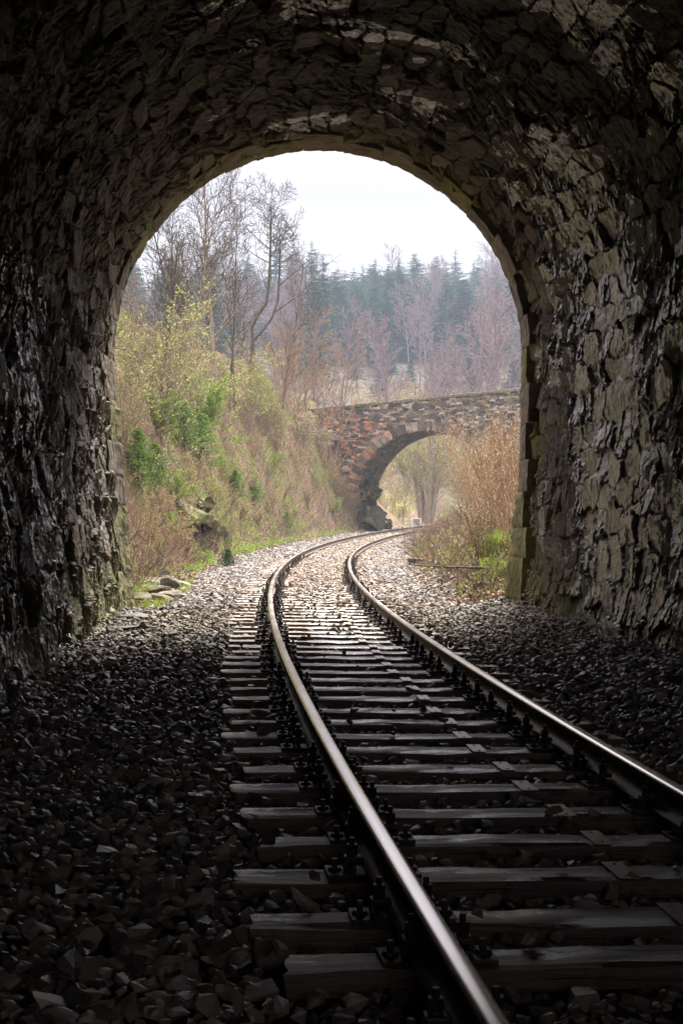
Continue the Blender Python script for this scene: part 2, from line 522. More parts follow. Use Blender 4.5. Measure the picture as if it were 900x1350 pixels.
def profile(v, s_in):
    """v 0..1 from the left foot over the crown to the right foot, s_in metres inside the portal.
    returns offset from the tunnel axis, z, normal"""
    zf = -0.35
    hl = SPR - zf
    Lt = 2 * hl + math.pi * RAD
    d = v * Lt
    wall_l = d < hl; wall_r = d > hl + math.pi * RAD
    a = np.clip((d - hl) / RAD, 0, math.pi)
    x = -RAD * np.cos(a); z = SPR + RAD * np.sin(a)
    zl = zf + d; zr = zf + (Lt - d)
    bl = .30 * (np.clip((SPR - zl) / hl, 0, 1)) ** 1.8
    br = .12 * (np.clip((SPR - zr) / hl, 0, 1)) ** 1.8
    x = np.where(wall_l, -RAD + bl, np.where(wall_r, RAD - br, x))
    z = np.where(wall_l, zl, np.where(wall_r, zr, z))
    nx = np.where(wall_l, 1., np.where(wall_r, -1., np.cos(a)))
    nzv = np.where(wall_l | wall_r, 0., -np.sin(a))
    widen = np.clip(s_in, 0, 12) * .022
    x = x + np.where(x > 0, widen, widen * .25) * np.where(np.abs(x) > .2, np.sign(x) * np.where(x > 0, 1, 1), 0) * np.clip(np.abs(x) / 3, 0, 1)
    return x, z, nx, nzv, Lt

def axis_x(y):
    return np.where(y > 19.5, cx(19.5) + (y - 19.5) * np.tan(cth(20.)), cx(y)) - (cx(19.5) + 2 * math.tan(float(cth(20.))) - PCX)

def build_tunnel():
    root = empty('railway_tunnel', (PCX, PY, 0))
    tag(root, 'dark rubble stone railway tunnel with round vault framing the view', 'tunnel')
    ys = np.concatenate([np.arange(-10, 7, .2), np.arange(7, 12, .024), np.arange(12, PY - .02, .02)])  # unseen rear end left open close behind the camera to let in fill light
    zf = -.35; Lt = 2 * (SPR - zf) + math.pi * RAD
    nv = int(Lt / .0155)
    v = np.linspace(0, 1, nv)
    Yg, Vg = np.meshgrid(ys, v, indexing='ij')
    s_in = PY - Yg
    x, z, nx, nzv, _ = profile(Vg, s_in)
    D = Vg * Lt
    # course height: thick on the walls, thin in the vault
    hl = SPR - zf
    vv = v * Lt
    ch = np.interp(vv, [0, hl - .5, hl + 1, Lt - hl - 1, Lt - hl + .5, Lt], [.36, .30, .23, .23, .30, .36])
    vc = np.concatenate([[0], np.cumsum(np.diff(vv) / ch[:-1])])
    VC = np.broadcast_to(vc[None, :], Yg.shape)
    r1 = .055 * fbm(Yg * 7, D * 7, seed=83, octv=4); r2 = .055 * fbm(Yg * 7 + 50, D * 7, seed=84, octv=4)
    ID, ID2, E, DX, DY = masonry((Yg + r1) / .56 + .15 * np.sin(VC * 2), VC * .86 + r2 / .3, seed=40, pw=4.6, warp=.24, jx=.85, jy=.48)
    # some stones split into slabs
    IDb, IDb2, Eb, DXb, DYb = masonry((Yg + r2) / .16 + 7, VC * .95 + 3 + r1 / .3, seed=77, pw=4, warp=.30, jx=.85, jy=.7)
    split = (ID2 > .5).astype(float)
    Em = np.where(split > 0, np.minimum(E, Eb * .6 + .02), E)
    idm = np.where(split > 0, (ID * .45 + IDb * .55), ID)
    prof = sstep(.0, .10, Em)
    h = .045 * prof * (.6 + .4 * ID) + .055 * (ID - .5) + .04 * (IDb - .5) * split
    ang = (ID2 - .5) * 1.3
    tilt = (DX * np.cos(ang * 4) + DY * np.sin(ang * 5)) * .11 * (ID2 + .2)
    h = h + np.clip(tilt, -.06, .06) * prof
    # slaty striation, direction differs per stone
    ua = Yg * np.cos(ang) + D * np.sin(ang); va = -Yg * np.sin(ang) + D * np.cos(ang)
    st = vnoise(ua * 26, va * 5, seed=91)
    st2 = vnoise(ua * 60, va * 13, seed=92)
    strf = np.interp(D, [0, hl, hl + math.pi * RAD * .75, Lt], [1, 1, .85, .7])
    h = h + prof * strf * (.020 * (.35 + .65 * ID2) * np.round(st * 2.5) / 2.5 + .006 * st2 + .018 * fbm(Yg * 14, D * 14, seed=93, octv=3))
    h = h + .05 * fbm(Yg * .9, D * .9, seed=94, octv=3)
    wn = fbm(Yg * .55, D * .30, seed=95, octv=4)
    sm = sstep(hl + math.pi * RAD * .7, hl + math.pi * RAD, D) * np.exp(-((Yg - 15.8) / 2.2) ** 2)
    h = h * (1 - .3 * sm)
    h = np.where(s_in < .5, h - .04 * (1 - s_in / .5), h)
    base = -.085
    X = x + nx * (base + h); Z = z + nzv * (base + h)
    Xw = X + axis_x(Yg)
    Vt = np.stack([Xw - PCX, Yg - PY, Z], -1).reshape(-1, 3)
    joint = 1 - sstep(.0, .07, Em)
    crown = np.sin(np.clip((D - hl) / (math.pi * RAD), 0, 1) * math.pi)
    soot_dark = crown ** .8 * sstep(.2, 2.2, s_in) * (1.0 + .25 * fbm(Yg * .7, D * .7, seed=87, octv=3))
    # wet band on the right wall and drips in the vault
    wn = fbm(Yg * .55, D * .30, seed=95, octv=4)
    rightw = sstep(hl + math.pi * RAD * .62, hl + math.pi * RAD * .95, D)
    band = np.exp(-((Yg - 16.2 - .12 * (Lt - D)) / 1.9) ** 2) + .5 * np.exp(-((Yg - 13.2) / 1.4) ** 2)
    wet = np.clip(rightw * band * 1.0 + .45 * wn - .02 + .3 * fbm(Yg * 2.5, D * 1.2, seed=89, octv=3), 0, 1)
    drip = sstep(.22, .34, fbm(Yg * 1.3 + 5, D * .8, seed=97, octv=4)) * sstep(hl + 2, hl + 4.5, D)
    wet = np.clip(np.maximum(wet * sstep(hl + 3, hl + 6, D), drip * .85), 0, 1)
    wet = np.maximum(wet, .5 * sstep(.0, .3, wn) * (D < hl))
    soot_dark = np.maximum(soot_dark, .95 * rightw * (1 - sstep(.3, .6, Z)*0) * (.7 + .5 * fbm(Yg * 1.1, D * 1.1, seed=88, octv=3)) * sstep(.6, 2.2, s_in))  # right wall toned darker too, less so towards the portal
    low = 1 - sstep(.1, 1.3, Z)
    moss = np.clip(low * 1.1 * sstep(10, 17, Yg) + .8 * (1 - sstep(.3, 2.2, s_in)) + .9 * rightw * sstep(.05, .3, fbm(Yg, D, seed=98)) * (Z < 2.6), 0, 1)
    pale_foot = (1 - sstep(.30, .52, Z + .1 * fbm(Yg * 3, D * 3, seed=86, octv=2))) * sstep(8, 12, Yg)  # stones made paler low down on both walls
    stone = np.clip(idm * .82 + .1 * vnoise(Yg * 9, D * 9, seed=99) + .45 * pale_foot, 0, 1)
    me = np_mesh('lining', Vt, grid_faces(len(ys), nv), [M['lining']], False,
                 dict(stone=stone.ravel(), joint=joint.ravel(), soot_dark=soot_dark.ravel(), wet=wet.ravel(), moss=(moss * (1 - joint)).ravel()))
    obj('lining', me, root)
    # dressed stones of the portal ring
    n = 34
    edges = [0]
    r = random.Random(4)
    while edges[-1] < 1: edges.append(edges[-1] + (1 / n) * r.uniform(.8, 1.22))
    edges[-1] = 1
    for k in range(len(edges) - 1):
        a, b = edges[k], edges[k + 1]
        deep = .95 if k % 2 else .62
        nn = 15; q = 15
        vsq = np.linspace(a + .00008, b - .00008, nn)
        yq = np.linspace(0, -deep, q)
        A, Y = np.meshgrid(vsq, yq, indexing='ij')
        x, z, nx, nzv, _ = profile(A, A * 0)
        flare = np.where((z < 1.95) & (nx < -.5), .17 * np.clip((1.95 - z) / 1.7, 0, 1) ** .8, 0) * np.clip(1 + Y / .5, 0, 1)
        flare = flare + np.where((z < 3) & (nx > .5), .06, 0) * np.clip(1 + Y / .3, 0, 1)
        edge = np.minimum(np.minimum(A - a, b - A) / (b - a) * 9, 1) * np.clip((Y + deep + .001) / .05, 0, 1) * np.clip((-Y) / .04 + .0, 0, 1)
        hh = .022 * fbm(A * 160, Y * 9, seed=k + 300, octv=3) - .007 * (1 - np.clip(edge * 1.5, 0, 1)) + r.uniform(-.008, .012)
        inner = np.stack([x + nx * (hh + flare), Y + .0 * Y, z + nzv * hh], -1)
        outer = np.stack([x - nx * .55, Y, z - nzv * .55], -1)
        Vt = np.concatenate([inner.reshape(-1, 3), outer.reshape(-1, 3)])
        Vt[:, 0] += 0
        f = grid_faces(nn, q); o_ = nn * q
        fs = [f, f[:, ::-1] + o_]
        def strip(idx):
            idx = np.array(idx); return np.stack([idx[:-1], idx[1:], idx[1:] + o_, idx[:-1] + o_], 1)
        idx = np.arange(nn * q).reshape(nn, q)
        fs += [strip(idx[:, 0])[:, ::-1], strip(idx[:, -1]), strip(idx[0, :]), strip(idx[-1, :])[:, ::-1]]
        zc = float(z.mean())
        mt = M['portal_moss'] if (zc < 1.6 or (k % 5 == 1)) else M['portal']
        me = np_mesh('voussoir', Vt, fs, [mt])
        obj('voussoir', me, root)
    # outer facing wall round the ring (seen only from outside)
    ro = RAD + .5
    th = np.linspace(0, math.pi, 49)
    pin = [(-ro, -.4)] + [(-ro * math.cos(t), SPR + ro * math.sin(t)) for t in th] + [(ro, -.4)]
    pout = []
    for (x, z) in pin:
        s = max(abs(x) / 6.2, (z - 2) / 6.6 if z > 2 else 0, .01)
        if z <= SPR + .01: pout.append((math.copysign(6.2, x), z))
        else: pout.append((x / s, 2 + (z - 2) / s))
    Vt = []
    for yv in (0.02, -.5):
        Vt += [(x, yv, z) for x, z in pin] + [(x, yv, z) for x, z in pout]
    n = len(pin); F = []
    for i in range(n - 1):
        F.append((i, i + 1, n + i + 1, n + i)); F.append((2 * n + i, 3 * n + i, 3 * n + i + 1, 2 * n + i + 1))
        F.append((n + i, n + i + 1, 3 * n + i + 1, 3 * n + i))
    obj('portal_facing', np_mesh('portal_facing', np.array(Vt), np.array(F), [M['bridge']]), root)

build_tunnel()

# ------------------------------------------------------------------ ground sheet
def build_ground():
    ys = np.concatenate([np.arange(-23, 2, 1.0), np.arange(2, 22, .25), np.arange(22, 50, .16), np.arange(50, 92, .3),
                         np.arange(92, 120, 1.), np.arange(120, 360, 4.), np.arange(360, 450, 15.)])
    o1 = np.concatenate([np.arange(0, 3, .15), np.arange(3, 9, .14), np.arange(9, 20, .5), np.arange(20, 80, 3.), np.arange(80, 401, 20.)])
    offs = np.concatenate([-o1[::-1], o1[1:]])
    Yg, O = np.meshgrid(ys, offs, indexing='ij')
    Xg = cx(Yg) + O
    Z = ground_z(Xg, Yg) - .035
    # beside the tunnel bore the sheet is the bore's floor only: keep it low
    o = O * np.cos(cth(Yg))
    Z = np.where((Yg < 22.4) & (np.abs(o) > 2.4), np.minimum(Z, .2), Z)
    eL = .4 * (1 - sstep(27, 33, Yg))
    soil = np.where(Yg < 21.5, 0.15 * (np.abs(o) > 2.2), np.maximum(sstep(2.5, 3.1, -o + eL), sstep(2.2, 2.9, o)))
    soil = np.where(Yg > 95, 1, soil)
    gn = fbm(Xg * .4, Yg * .4, seed=51, octv=4)
    green = np.clip(sstep(-.05, .25, gn) * .8 + .7 * (1 - sstep(25, 38, Yg)) * sstep(2.6, 4, -o) * (Z < .6), 0, 1)
    V = np.stack([Xg, Yg, Z], -1).reshape(-1, 3)
    me = np_mesh('ground', V, grid_faces(len(ys), len(offs))[:, ::-1], [M['ground']], True, dict(soil=soil.ravel(), green=green.ravel()))
    o_ = obj('ground', me); o_['kind'] = 'structure'
build_ground()

# ------------------------------------------------------------------ sleepers and rails
def rail_path(side):
    s = np.concatenate([np.arange(-8, 30, .35), np.arange(30, 118, .6)])
    return s

def build_rail(side, label):
    # section (x across, z up), flat-bottom rail, z0 = foot
    hw = .036
    pts = [(-.0625, 0), (-.0625, .011), (-.03, .020), (-.012, .034), (-.0085, .055), (-.0085, .095), (-.014, .108), (-.034, .116),
           (-.036, .122), (-.036, .142), (-.030, .150), (-.018, .1535), (0, .1545)]
    sec = pts + [(-x, z) for x, z in pts[-2::-1]]
    top = {8, 9, 10, 11, 12, 13, 14}
    s = rail_path(side)
    V = []
    for si in s:
        y = y_at_s(si); th = float(cth(y))
        bx, by = float(cx(y)), float(y)
        off = side * .7525
        for (px, pz) in sec:
            o = off + px
            V.append((bx + o * math.cos(th), by - o * math.sin(th), float(grade(y)) - CANT * off + .024 + pz))
    n = len(sec); F = []; mi = []
    for i in range(len(s) - 1):
        for j in range(n):
            k = (j + 1) % n
            F.append((i * n + j, i * n + k, (i + 1) * n + k, (i + 1) * n + j))
            mi.append(1 if (9 <= j <= 14) else 0)
    me = np_mesh('rail', np.array(V), np.array(F)[:, ::-1], [M['rail'], M['railtop']], True, matidx=mi)
    o = obj('rail', me)
    tag(o, label, 'rail', 'rails of the track')
    return o
build_rail(-1, 'outer rail of the curve, polished head on brown web, on the left')
build_rail(1, 'inner rail of the curve, worn bright head, on the right')

# sleeper prototype: local x along sleeper, y along track, z=0 top
def sleeper_mesh(seed):
    r = np.random.default_rng(seed)
    nx_, ny_ = 66, 8
    L, W, H = 2.5 + r.uniform(-.09, .09), .212, .15
    xs = np.linspace(-L / 2, L / 2, nx_); ysx = np.linspace(-W / 2, W / 2, ny_)
    ring = [(y, 0) for y in ysx] + [(W / 2, -.03), (W / 2, -H), (-W / 2, -H), (-W / 2, -.03)]
    V = []
    for x in xs:
        for (y, z) in ring:
            V.append((x, y, z))
    V = np.array(V)
    top = V[:, 2] > -.01
    edge = np.abs(V[:, 1]) > W / 2 - .001
    V[:, 1] += np.where(np.abs(V[:, 1]) > W / 2 - .01, .010 * fbm(V[:, 0] * 3, V[:, 2] * 9, seed=seed) - .004 * np.sign(V[:, 1]), 0)
    V[:, 2] += np.where(top, .006 * vnoise(V[:, 0] * 2, V[:, 1] * 40, seed=seed + 1) + .005 * vnoise(V[:, 0] * 5, V[:, 1] * 9, seed=seed + 5), 0)
    V[:, 2] -= np.where(top & edge, .002 + .006 * np.clip(vnoise(V[:, 0] * 7, V[:, 1] * 3, seed=seed + 2), 0, 1), 0)
    ends = np.abs(V[:, 0]) > L / 2 - .01
    V[:, 0] += np.where(ends, .02 * vnoise(V[:, 1] * 30, V[:, 2] * 10, seed=seed + 3), 0)
    n = len(ring); i = np.arange(nx_ - 1)[:, None] * n; j = np.arange(n)[None, :]
    F = np.stack([i + j, i + (j + 1) % n, i + n + (j + 1) % n, i + n + j], -1).reshape(-1, 4)[:, ::-1]
    cap0 = np.arange(n)[None, :]; cap1 = (np.arange(n) + (nx_ - 1) * n)[None, ::-1]
    return np_mesh('timber', V, [F, cap0, cap1], [M['sleeper']])

def plate_mesh():
    bm = bmesh.new()
    bm_box(bm, (0, 0, .009), (.37, .16, .018), bev=.004)
    for s in (-1, 1):
        bm_box(bm, (s * .083, 0, .032), (.022, .155, .032), bev=.004)
    return bm_mesh('base_plate', bm, [M['iron']])
def clamp_mesh(s):
    bm = bmesh.new()
    bm_box(bm, (s * .078, 0, .062), (.075, .062, .026), bev=.008)
    bm_box(bm, (s * .108, 0, .040), (.018, .062, .035), bev=.004)
    bm_cyl(bm, (s * .083, 0, .074), .021, .014, 14)        # spring washer
    bm_cyl(bm, (s * .083, 0, .090), .0235, .030, 6)          # nut
    bm_cyl(bm, (s * .083, 0, .120), .011, .026, 10)         # bolt end
    return bm_mesh('clamp', bm, [M['iron']])
def screw_mesh(s):
    bm = bmesh.new()
    bm_cyl(bm, (s * .15, 0, .018), .030, .012, 16, .022)
    bm_cyl(bm, (s * .15, 0, .030), .012, .008, 12)
    bm_box(bm, (s * .15, 0, .047), (.022, .022, .034), bev=.003)
    return bm_mesh('coach_screw', bm, [M['iron']])
def strap_mesh():
    bm = bmesh.new()
    bm_box(bm, (0, 0, .008), (.085, .262, .004), bev=.001)
    bm_cyl(bm, (0, .09, .010), .008, .004, 8); bm_cyl(bm, (0, -.09, .010), .008, .004, 8)
    return bm_mesh('metal_strip', bm, [M['strap']])

SM = [sleeper_mesh(100 + i) for i in range(6)]
PM, CMR, CML, SR, SL, STM = plate_mesh(), clamp_mesh(1), clamp_mesh(-1), screw_mesh(1), screw_mesh(-1), strap_mesh()
def make_sleeper(i):
    root = empty('wooden_sleeper')
    obj('timber', SM[i], root)
    for side in (-1, 1):
        p = obj('base_plate', PM, root, (side * .7525, 0, .002))
        for me in (CML, CMR): obj('clamp', me, p)
        for me in (SL, SR): obj('coach_screw', me, p)
    obj('metal_strip', STM, root, (.25, 0, 0))
    return root
protos = [make_sleeper(i) for i in range(6)]
d0 = [1.2, 1.75, 2.35, 2.95, 3.55, 4.22, 4.93, 5.37, 5.98, 6.55, 7.12, 7.73, 8.30, 8.91, 9.42, 10.02, 10.57, 11.25]
rr = random.Random(3)
d0 = [d - .16 for d in d0]
while d0[-1] < 40: d0.append(d0[-1] + .60 + rr.uniform(-.03, .03))
SLEEP_Y = []
vis = 0
ordinals = 'first second third fourth fifth sixth seventh eighth ninth tenth eleventh twelfth thirteenth fourteenth fifteenth sixteenth seventeenth eighteenth nineteenth twentieth'.split()
tens = ['', '', 'twenty', 'thirty', 'forty', 'fifty', 'sixty', 'seventy']
def ordinal(n):
    if n <= 20: return ordinals[n - 1]
    if n % 10 == 0: return tens[n // 10][:-1] + 'ieth'
    return tens[n // 10] + '-' + ordinals[n % 10 - 1]
used = set()
for k, d in enumerate(d0):
    if d < 3.3: kind = None
    i = rr.randrange(6)
    # d is where the left end stands; turn it into s
    s_ = float(np.interp(d - .13, _YY, _SS)) if False else float(np.interp(d - 1.25 * math.sin(-float(cth(d))) * -1 * -1, _YY, _SS))
    if i in used: o = copy_tree(protos[i])
    else: o = protos[i]; used.add(i)
    p = tpos(s_, rr.uniform(-.03, .05), -.004)
    y = y_at_s(s_)
    o.location = p
    o.rotation_euler = (0, CANT, -float(cth(y)) + rr.uniform(-.012, .012))
    SLEEP_Y.append(s_)
    if d < 3.85: lab = f'worn timber sleeper below the bottom edge of the view, {ordinal(len(SLEEP_Y))} of those hidden'
    else:
        vis += 1
        look = ('dry brown', 'grey weathered', 'dark damp', 'cracked brown', 'wet shining', 'split grey')[i]
        place = 'in the dark tunnel' if d < 15 else ('near the tunnel mouth' if d < 22 else 'half sunk in sunlit ballast outside')
        lab = f'{look} timber sleeper {place}, {ordinal(vis)} from the bottom'
    tag(o, lab, 'sleeper', 'timber sleepers of the track')
for i in range(6):
    if i not in used:
        for ch in list(protos[i].children_recursive): bpy.data.objects.remove(ch)
        bpy.data.objects.remove(protos[i])
SLEEP_S = np.array(SLEEP_Y)

# ------------------------------------------------------------------ ballast stones
def hull_shapes(n, seed, flat=.6, pts=13):
    r = random.Random(seed); res = []
    for _ in range(n):
        bm = bmesh.new()
        for k in range(pts):
            v = Vector((r.gauss(0, 1), r.gauss(0, 1), r.gauss(0, 1))).normalized() * r.uniform(.8, 1.0)
            bm.verts.new((v.x, v.y * r.uniform(.62, .8), v.z * flat))
        q = bmesh.ops.convex_hull(bm, input=bm.verts[:])
        bmesh.ops.delete(bm, geom=[e for e in q['geom_interior'] if isinstance(e, bmesh.types.BMVert)], context='VERTS')
        bmesh.ops.triangulate(bm, faces=bm.faces[:])
        bm.verts.ensure_lookup_table()
        bm.verts.index_update()
        res.append((np.array([v.co[:] for v in bm.verts]), np.array([[v.index for v in f.verts] for f in bm.faces])))
        bm.free()
    return res

def scatter(shapes, P, size, rot=None, rng=RNG, tiltmax=.6):
    """P (n,3), size (n,) half length -> one mesh's arrays, owner index per vertex"""
    n = len(P); which = rng.integers(0, len(shapes), n)
    Vs, Fs, Own = [], [], []; base = 0
    for k, (sv, sf) in enumerate(shapes):
        idx = np.where(which == k)[0]
        if not len(idx): continue
        a = rng.uniform(0, 2 * np.pi, len(idx)); b = rng.normal(0, tiltmax, len(idx)); c = rng.normal(0, tiltmax, len(idx))
        ca, sa, cb, sb, cc, sc = np.cos(a), np.sin(a), np.cos(b), np.sin(b), np.cos(c), np.sin(c)
        Rz = np.zeros((len(idx), 3, 3)); Rz[:, 0, 0] = ca; Rz[:, 0, 1] = -sa; Rz[:, 1, 0] = sa; Rz[:, 1, 1] = ca; Rz[:, 2, 2] = 1
        Rx = np.zeros_like(Rz); Rx[:, 0, 0] = 1; Rx[:, 1, 1] = cb; Rx[:, 1, 2] = -sb; Rx[:, 2, 1] = sb; Rx[:, 2, 2] = cb
        Ry = np.zeros_like(Rz); Ry[:, 1, 1] = 1; Ry[:, 0, 0] = cc; Ry[:, 0, 2] = sc; Ry[:, 2, 0] = -sc; Ry[:, 2, 2] = cc
        Rm = Rx @ Ry @ Rz
        v = np.einsum('nij,kj->nki', Rm, sv) * size[idx][:, None, None] + P[idx][:, None, :]
        Vs.append(v.reshape(-1, 3)); nvk = len(sv)
        f = sf[None] + (np.arange(len(idx)) * nvk)[:, None, None] + base
        Fs.append(f.reshape(-1, 3)); Own.append(np.repeat(idx, nvk)); base += len(idx) * nvk
    return np.concatenate(Vs), np.concatenate(Fs), np.concatenate(Own)

def build_ballast():
    shapes = hull_shapes(10, 5, .44) + hull_shapes(5, 6, .62)
    P = []; Z = []
    for (y0, y1, sp, size) in ((2.6, 11, .055, .042), (11, 22, .062, .042), (22, 42, .072, .043), (42, 70, .10, .055), (70, 112, .14, .075)):
        ys = np.arange(y0, y1, sp); os_ = np.arange(-3.3, 3.6, sp)
        Y, O = np.meshgrid(ys, os_, indexing='ij'); Y = Y.ravel(); O = O.ravel()
        Y = Y + RNG.uniform(-.5, .5, len(Y)) * sp; O = O + RNG.uniform(-.5, .5, len(O)) * sp
        edgeL = 2.75 - .45 * (1 - sstep(27, 33, Y)) + .18 * fbm(Y * .8, Y * 0, seed=61, octv=3); edgeR = 2.45 + .25 * fbm(Y * .8, Y * 0 + 3, seed=62, octv=3)
        inside = Y < 21.6
        keep = inside | ((O > -edgeL) & (O < edgeR)) | (RNG.uniform(0, 1, len(Y)) < .10)
        Y, O = Y[keep], O[keep]
        th = cth(Y)
        s = np.interp(Y + O * np.sin(th), _YY, _SS)
        j = np.clip(np.searchsorted(SLEEP_S, s), 1, len(SLEEP_S) - 1)
        near = np.minimum(np.abs(s - SLEEP_S[j - 1]), np.abs(s - SLEEP_S[j]))
        on = (near < .135) & (np.abs(O) < 1.24)
        u = RNG.uniform(0, 1, len(Y))
        cover = np.interp(Y, [2, 16, 20, 24, 29, 36, 40, 120], [.010, .03, .10, .28, .5, .85, 1, 1])
        cover = np.where(O > 1.0, np.maximum(cover, .35 + .5 * (fbm(Y * 1.2, O, seed=66, octv=2) > .1)), cover)
        cover = np.where((np.abs(np.abs(O) - .75) < .22) & (Y < 30), 0.0, cover)
        k2 = (~on) | (u < cover)
        rail = np.abs(np.abs(O) - .7525) < .085
        k2 &= ~(rail & (RNG.uniform(0, 1, len(Y)) < .75))
        Y, O, on, rail, near = Y[k2], O[k2], on[k2], rail[k2], near[k2]
        X = cx(Y) + O / np.cos(cth(Y)) * 1.0
        zz = ground_z(X, Y)
        sz = size * np.clip(RNG.lognormal(-.08, .34, len(Y)), .4, 2.1)
        drop = np.interp(Y, [2, 18, 24, 30], [.030, .028, .012, -.004])
        z = zz + np.where(on, np.interp(Y, [20, 34], [.062, .035]), -drop * (np.abs(O) < 1.35) + .004) + RNG.normal(0, .012, len(Y))
        z = np.where(rail, z - .03, z)
        P.append(np.stack([X, Y, z, sz, np.maximum(np.exp(-((np.abs(O) - .75) / .28) ** 2), .5 * (np.abs(O) < .8) * (RNG.uniform(0, 1, len(O)) < .7))], -1))
        # a second, sparse layer
        m = (RNG.uniform(0, 1, len(Y)) < .14) & ~rail & ~on
        q = P[-1][m].copy(); q[:, 2] += .028; q[:, 0] += .02; P.append(q)
    P = np.concatenate(P)
    V, F, own = scatter(shapes, P[:, :3], P[:, 3] * 1.06, tiltmax=.36)
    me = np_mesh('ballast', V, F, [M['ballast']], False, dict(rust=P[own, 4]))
    tag(obj('ballast_gravel', me), kind='stuff', label='loose angular track ballast, dark in the tunnel and pale outside', cat='gravel')
build_ballast()

# ------------------------------------------------------------------ overbridge
BO = (4.8, 82.0); BR = .33
def build_bridge():
    root = empty('stone_bridge', (BO[0], BO[1], 0), -BR)
    tag(root, 'arched stone overbridge crossing the track, red stones at its left', 'bridge')
    R, cz, W = 4.4, 1.75, 4.4
    top = lambda x: 7.88 + .069 * x
    # face
    def face(yv, name, flip):
        st = .05
        xs = np.arange(-10, 17, st); zs = np.linspace(0, 1, 180)
        X, T = np.meshgrid(xs, zs, indexing='ij')
        Z = -.4 + T * (top(X) + .4)
        ID, ID2, E, DX, DY = masonry(X / .36, Z / .135, seed=200, pw=4, warp=.22, jx=.7, jy=.3)
        h = .035 * sstep(0, .16, E) + .03 * (ID - .5) + .010 * fbm(X * 6, Z * 9, seed=201, octv=3)
        red = sstep(-.1, .25, 1.2 - .30 * (X + 5.4) + .9 * fbm(X * .5, Z * .8, seed=202, octv=3) - .25 * np.maximum(Z - 6.6, 0) * 2) * (ID2 > .50)
        V = np.stack([X, yv - h * (1 if not flip else -1), Z], -1).reshape(-1, 3)
        F = grid_faces(len(xs), len(zs))
        cxm = V[F].mean(1)
        ins = ((np.hypot(cxm[:, 0], cxm[:, 2] - cz) < R + .12) & (cxm[:, 2] > cz)) | ((np.abs(cxm[:, 0]) < R + .10) & (cxm[:, 2] <= cz))
        F = F[~ins]
        if flip: F = F[:, ::-1]
        me = np_mesh(name, V, F, [M['bridge']], False, dict(stone=ID.ravel(), joint=(1 - sstep(0, .08, E)).ravel(), red=red.ravel()))
        obj(name, me, root)
    face(0, 'spandrel_wall', False); face(W, 'spandrel_wall', True)
    # barrel
    L = 2 * 2.2 + math.pi * R
    d = np.linspace(0, L, 300); ys = np.linspace(-.0, W, 90)
    Y, D = np.meshgrid(ys, d, indexing='ij')
    a = np.clip((D - 2.2) / R, 0, math.pi)
    x = -R * np.cos(a); z = cz + R * np.sin(a)
    z = np.where(D < 2.2, cz - 2.2 + D, np.where(D > L - 2.2, cz - (D - (L - 2.2)), z))
    ID, ID2, E, DX, DY = masonry(Y / .5, D / .24, seed=210, pw=4, warp=.15, jx=.7, jy=.4)
    h = .05 * sstep(0, .16, E) + .04 * (ID - .5)
    V = np.stack([x * (1 - (h - .03) / R), Y, cz + (z - cz) * (1 - (h - .03) / R)], -1).reshape(-1, 3)
    obj('barrel', np_mesh('barrel', V, grid_faces(len(ys), len(d)), [M['bridge']], False,
        dict(stone=(ID * .6).ravel(), joint=(1 - sstep(0, .08, E)).ravel(), red=(ID * 0).ravel())), root)
    # arch ring
    r = random.Random(9)
    n = 42; e = [0]
    while e[-1] < 1: e.append(e[-1] + r.uniform(.8, 1.25) / n)
    e[-1] = 1
    for i in range(len(e) - 1):
        a0, a1 = math.pi * (e[i] + .0015), math.pi * (e[i + 1] - .0015)
        ro = R + r.uniform(.46, .58); ri = R - .02
        na = 4; V = []
        yf = -.05 - r.uniform(0, .04)
        for yv in (yf, .55):
            for rr_ in (ri, ro):
                for k in range(na):
                    a = a0 + (a1 - a0) * k / (na - 1)
                    V.append((-rr_ * math.cos(a) + r.uniform(-.015, .015), yv + r.uniform(-.012, .012), cz + rr_ * math.sin(a) + r.uniform(-.015, .015)))
        F = []
        for k in range(na - 1):
            F += [(k, k + 1, na + k + 1, na + k), (2 * na + k, 3 * na + k, 3 * na + k + 1, 2 * na + k + 1),
                  (k, 2 * na + k, 2 * na + k + 1, k + 1), (na + k, na + k + 1, 3 * na + k + 1, 3 * na + k)]
        F += [(0, na, 3 * na, 2 * na), (na - 1, 3 * na - 1, 4 * na - 1, 2 * na - 1)]
        nv = len(V)
        redv = 1. if (a0 < 1.15 and r.random() < .6) else 0.
        obj('voussoir', np_mesh('voussoir', np.array(V), np.array(F), [M['bridge']], False,
            dict(stone=np.full(nv, r.uniform(.1, .85)), joint=np.zeros(nv), red=np.full(nv, redv))), root)
    # coping stones along the parapet, and the deck
    x = -10.
    while x < 16.5:
        ln = r.uniform(.55, 1.0)
        bm = bmesh.new()
        for yc in (0.16,):
            vs = bm_box(bm, (0, 0, 0), (ln - .02, .46, .15), bev=.02)
            for v in vs: v.co += Vector((r.uniform(-.012, .012), r.uniform(-.012, .012), r.uniform(-.01, .012)))
        me = bm_mesh('coping_stone', bm, [M['portal_moss'] if r.random() < .4 else M['portal']])
        o = obj('coping_stone', me, root, (x + ln / 2, .16, top(x + ln / 2) + .07)); o.rotation_euler = (0, -math.atan(.069), 0)
        x += ln
    bm = bmesh.new()
    bm_box(bm, (0, 0, 0), (27, W - .8, .3)); 
    o = obj('deck', bm_mesh('deck', bm, [M['rock_dark']]), root, (3.4, W / 2, top(3.4) - 1.1)); o.rotation_euler = (0, -math.atan(.069), 0)
    bm = bmesh.new(); bm_box(bm, (0, 0, 0), (27, .42, .95))
    o = obj('parapet', bm_mesh('parapet', bm, [M['bridge']]), root, (3.4, .24, top(3.4) - .5)); o.rotation_euler = (0, -math.atan(.069), 0)
build_bridge()

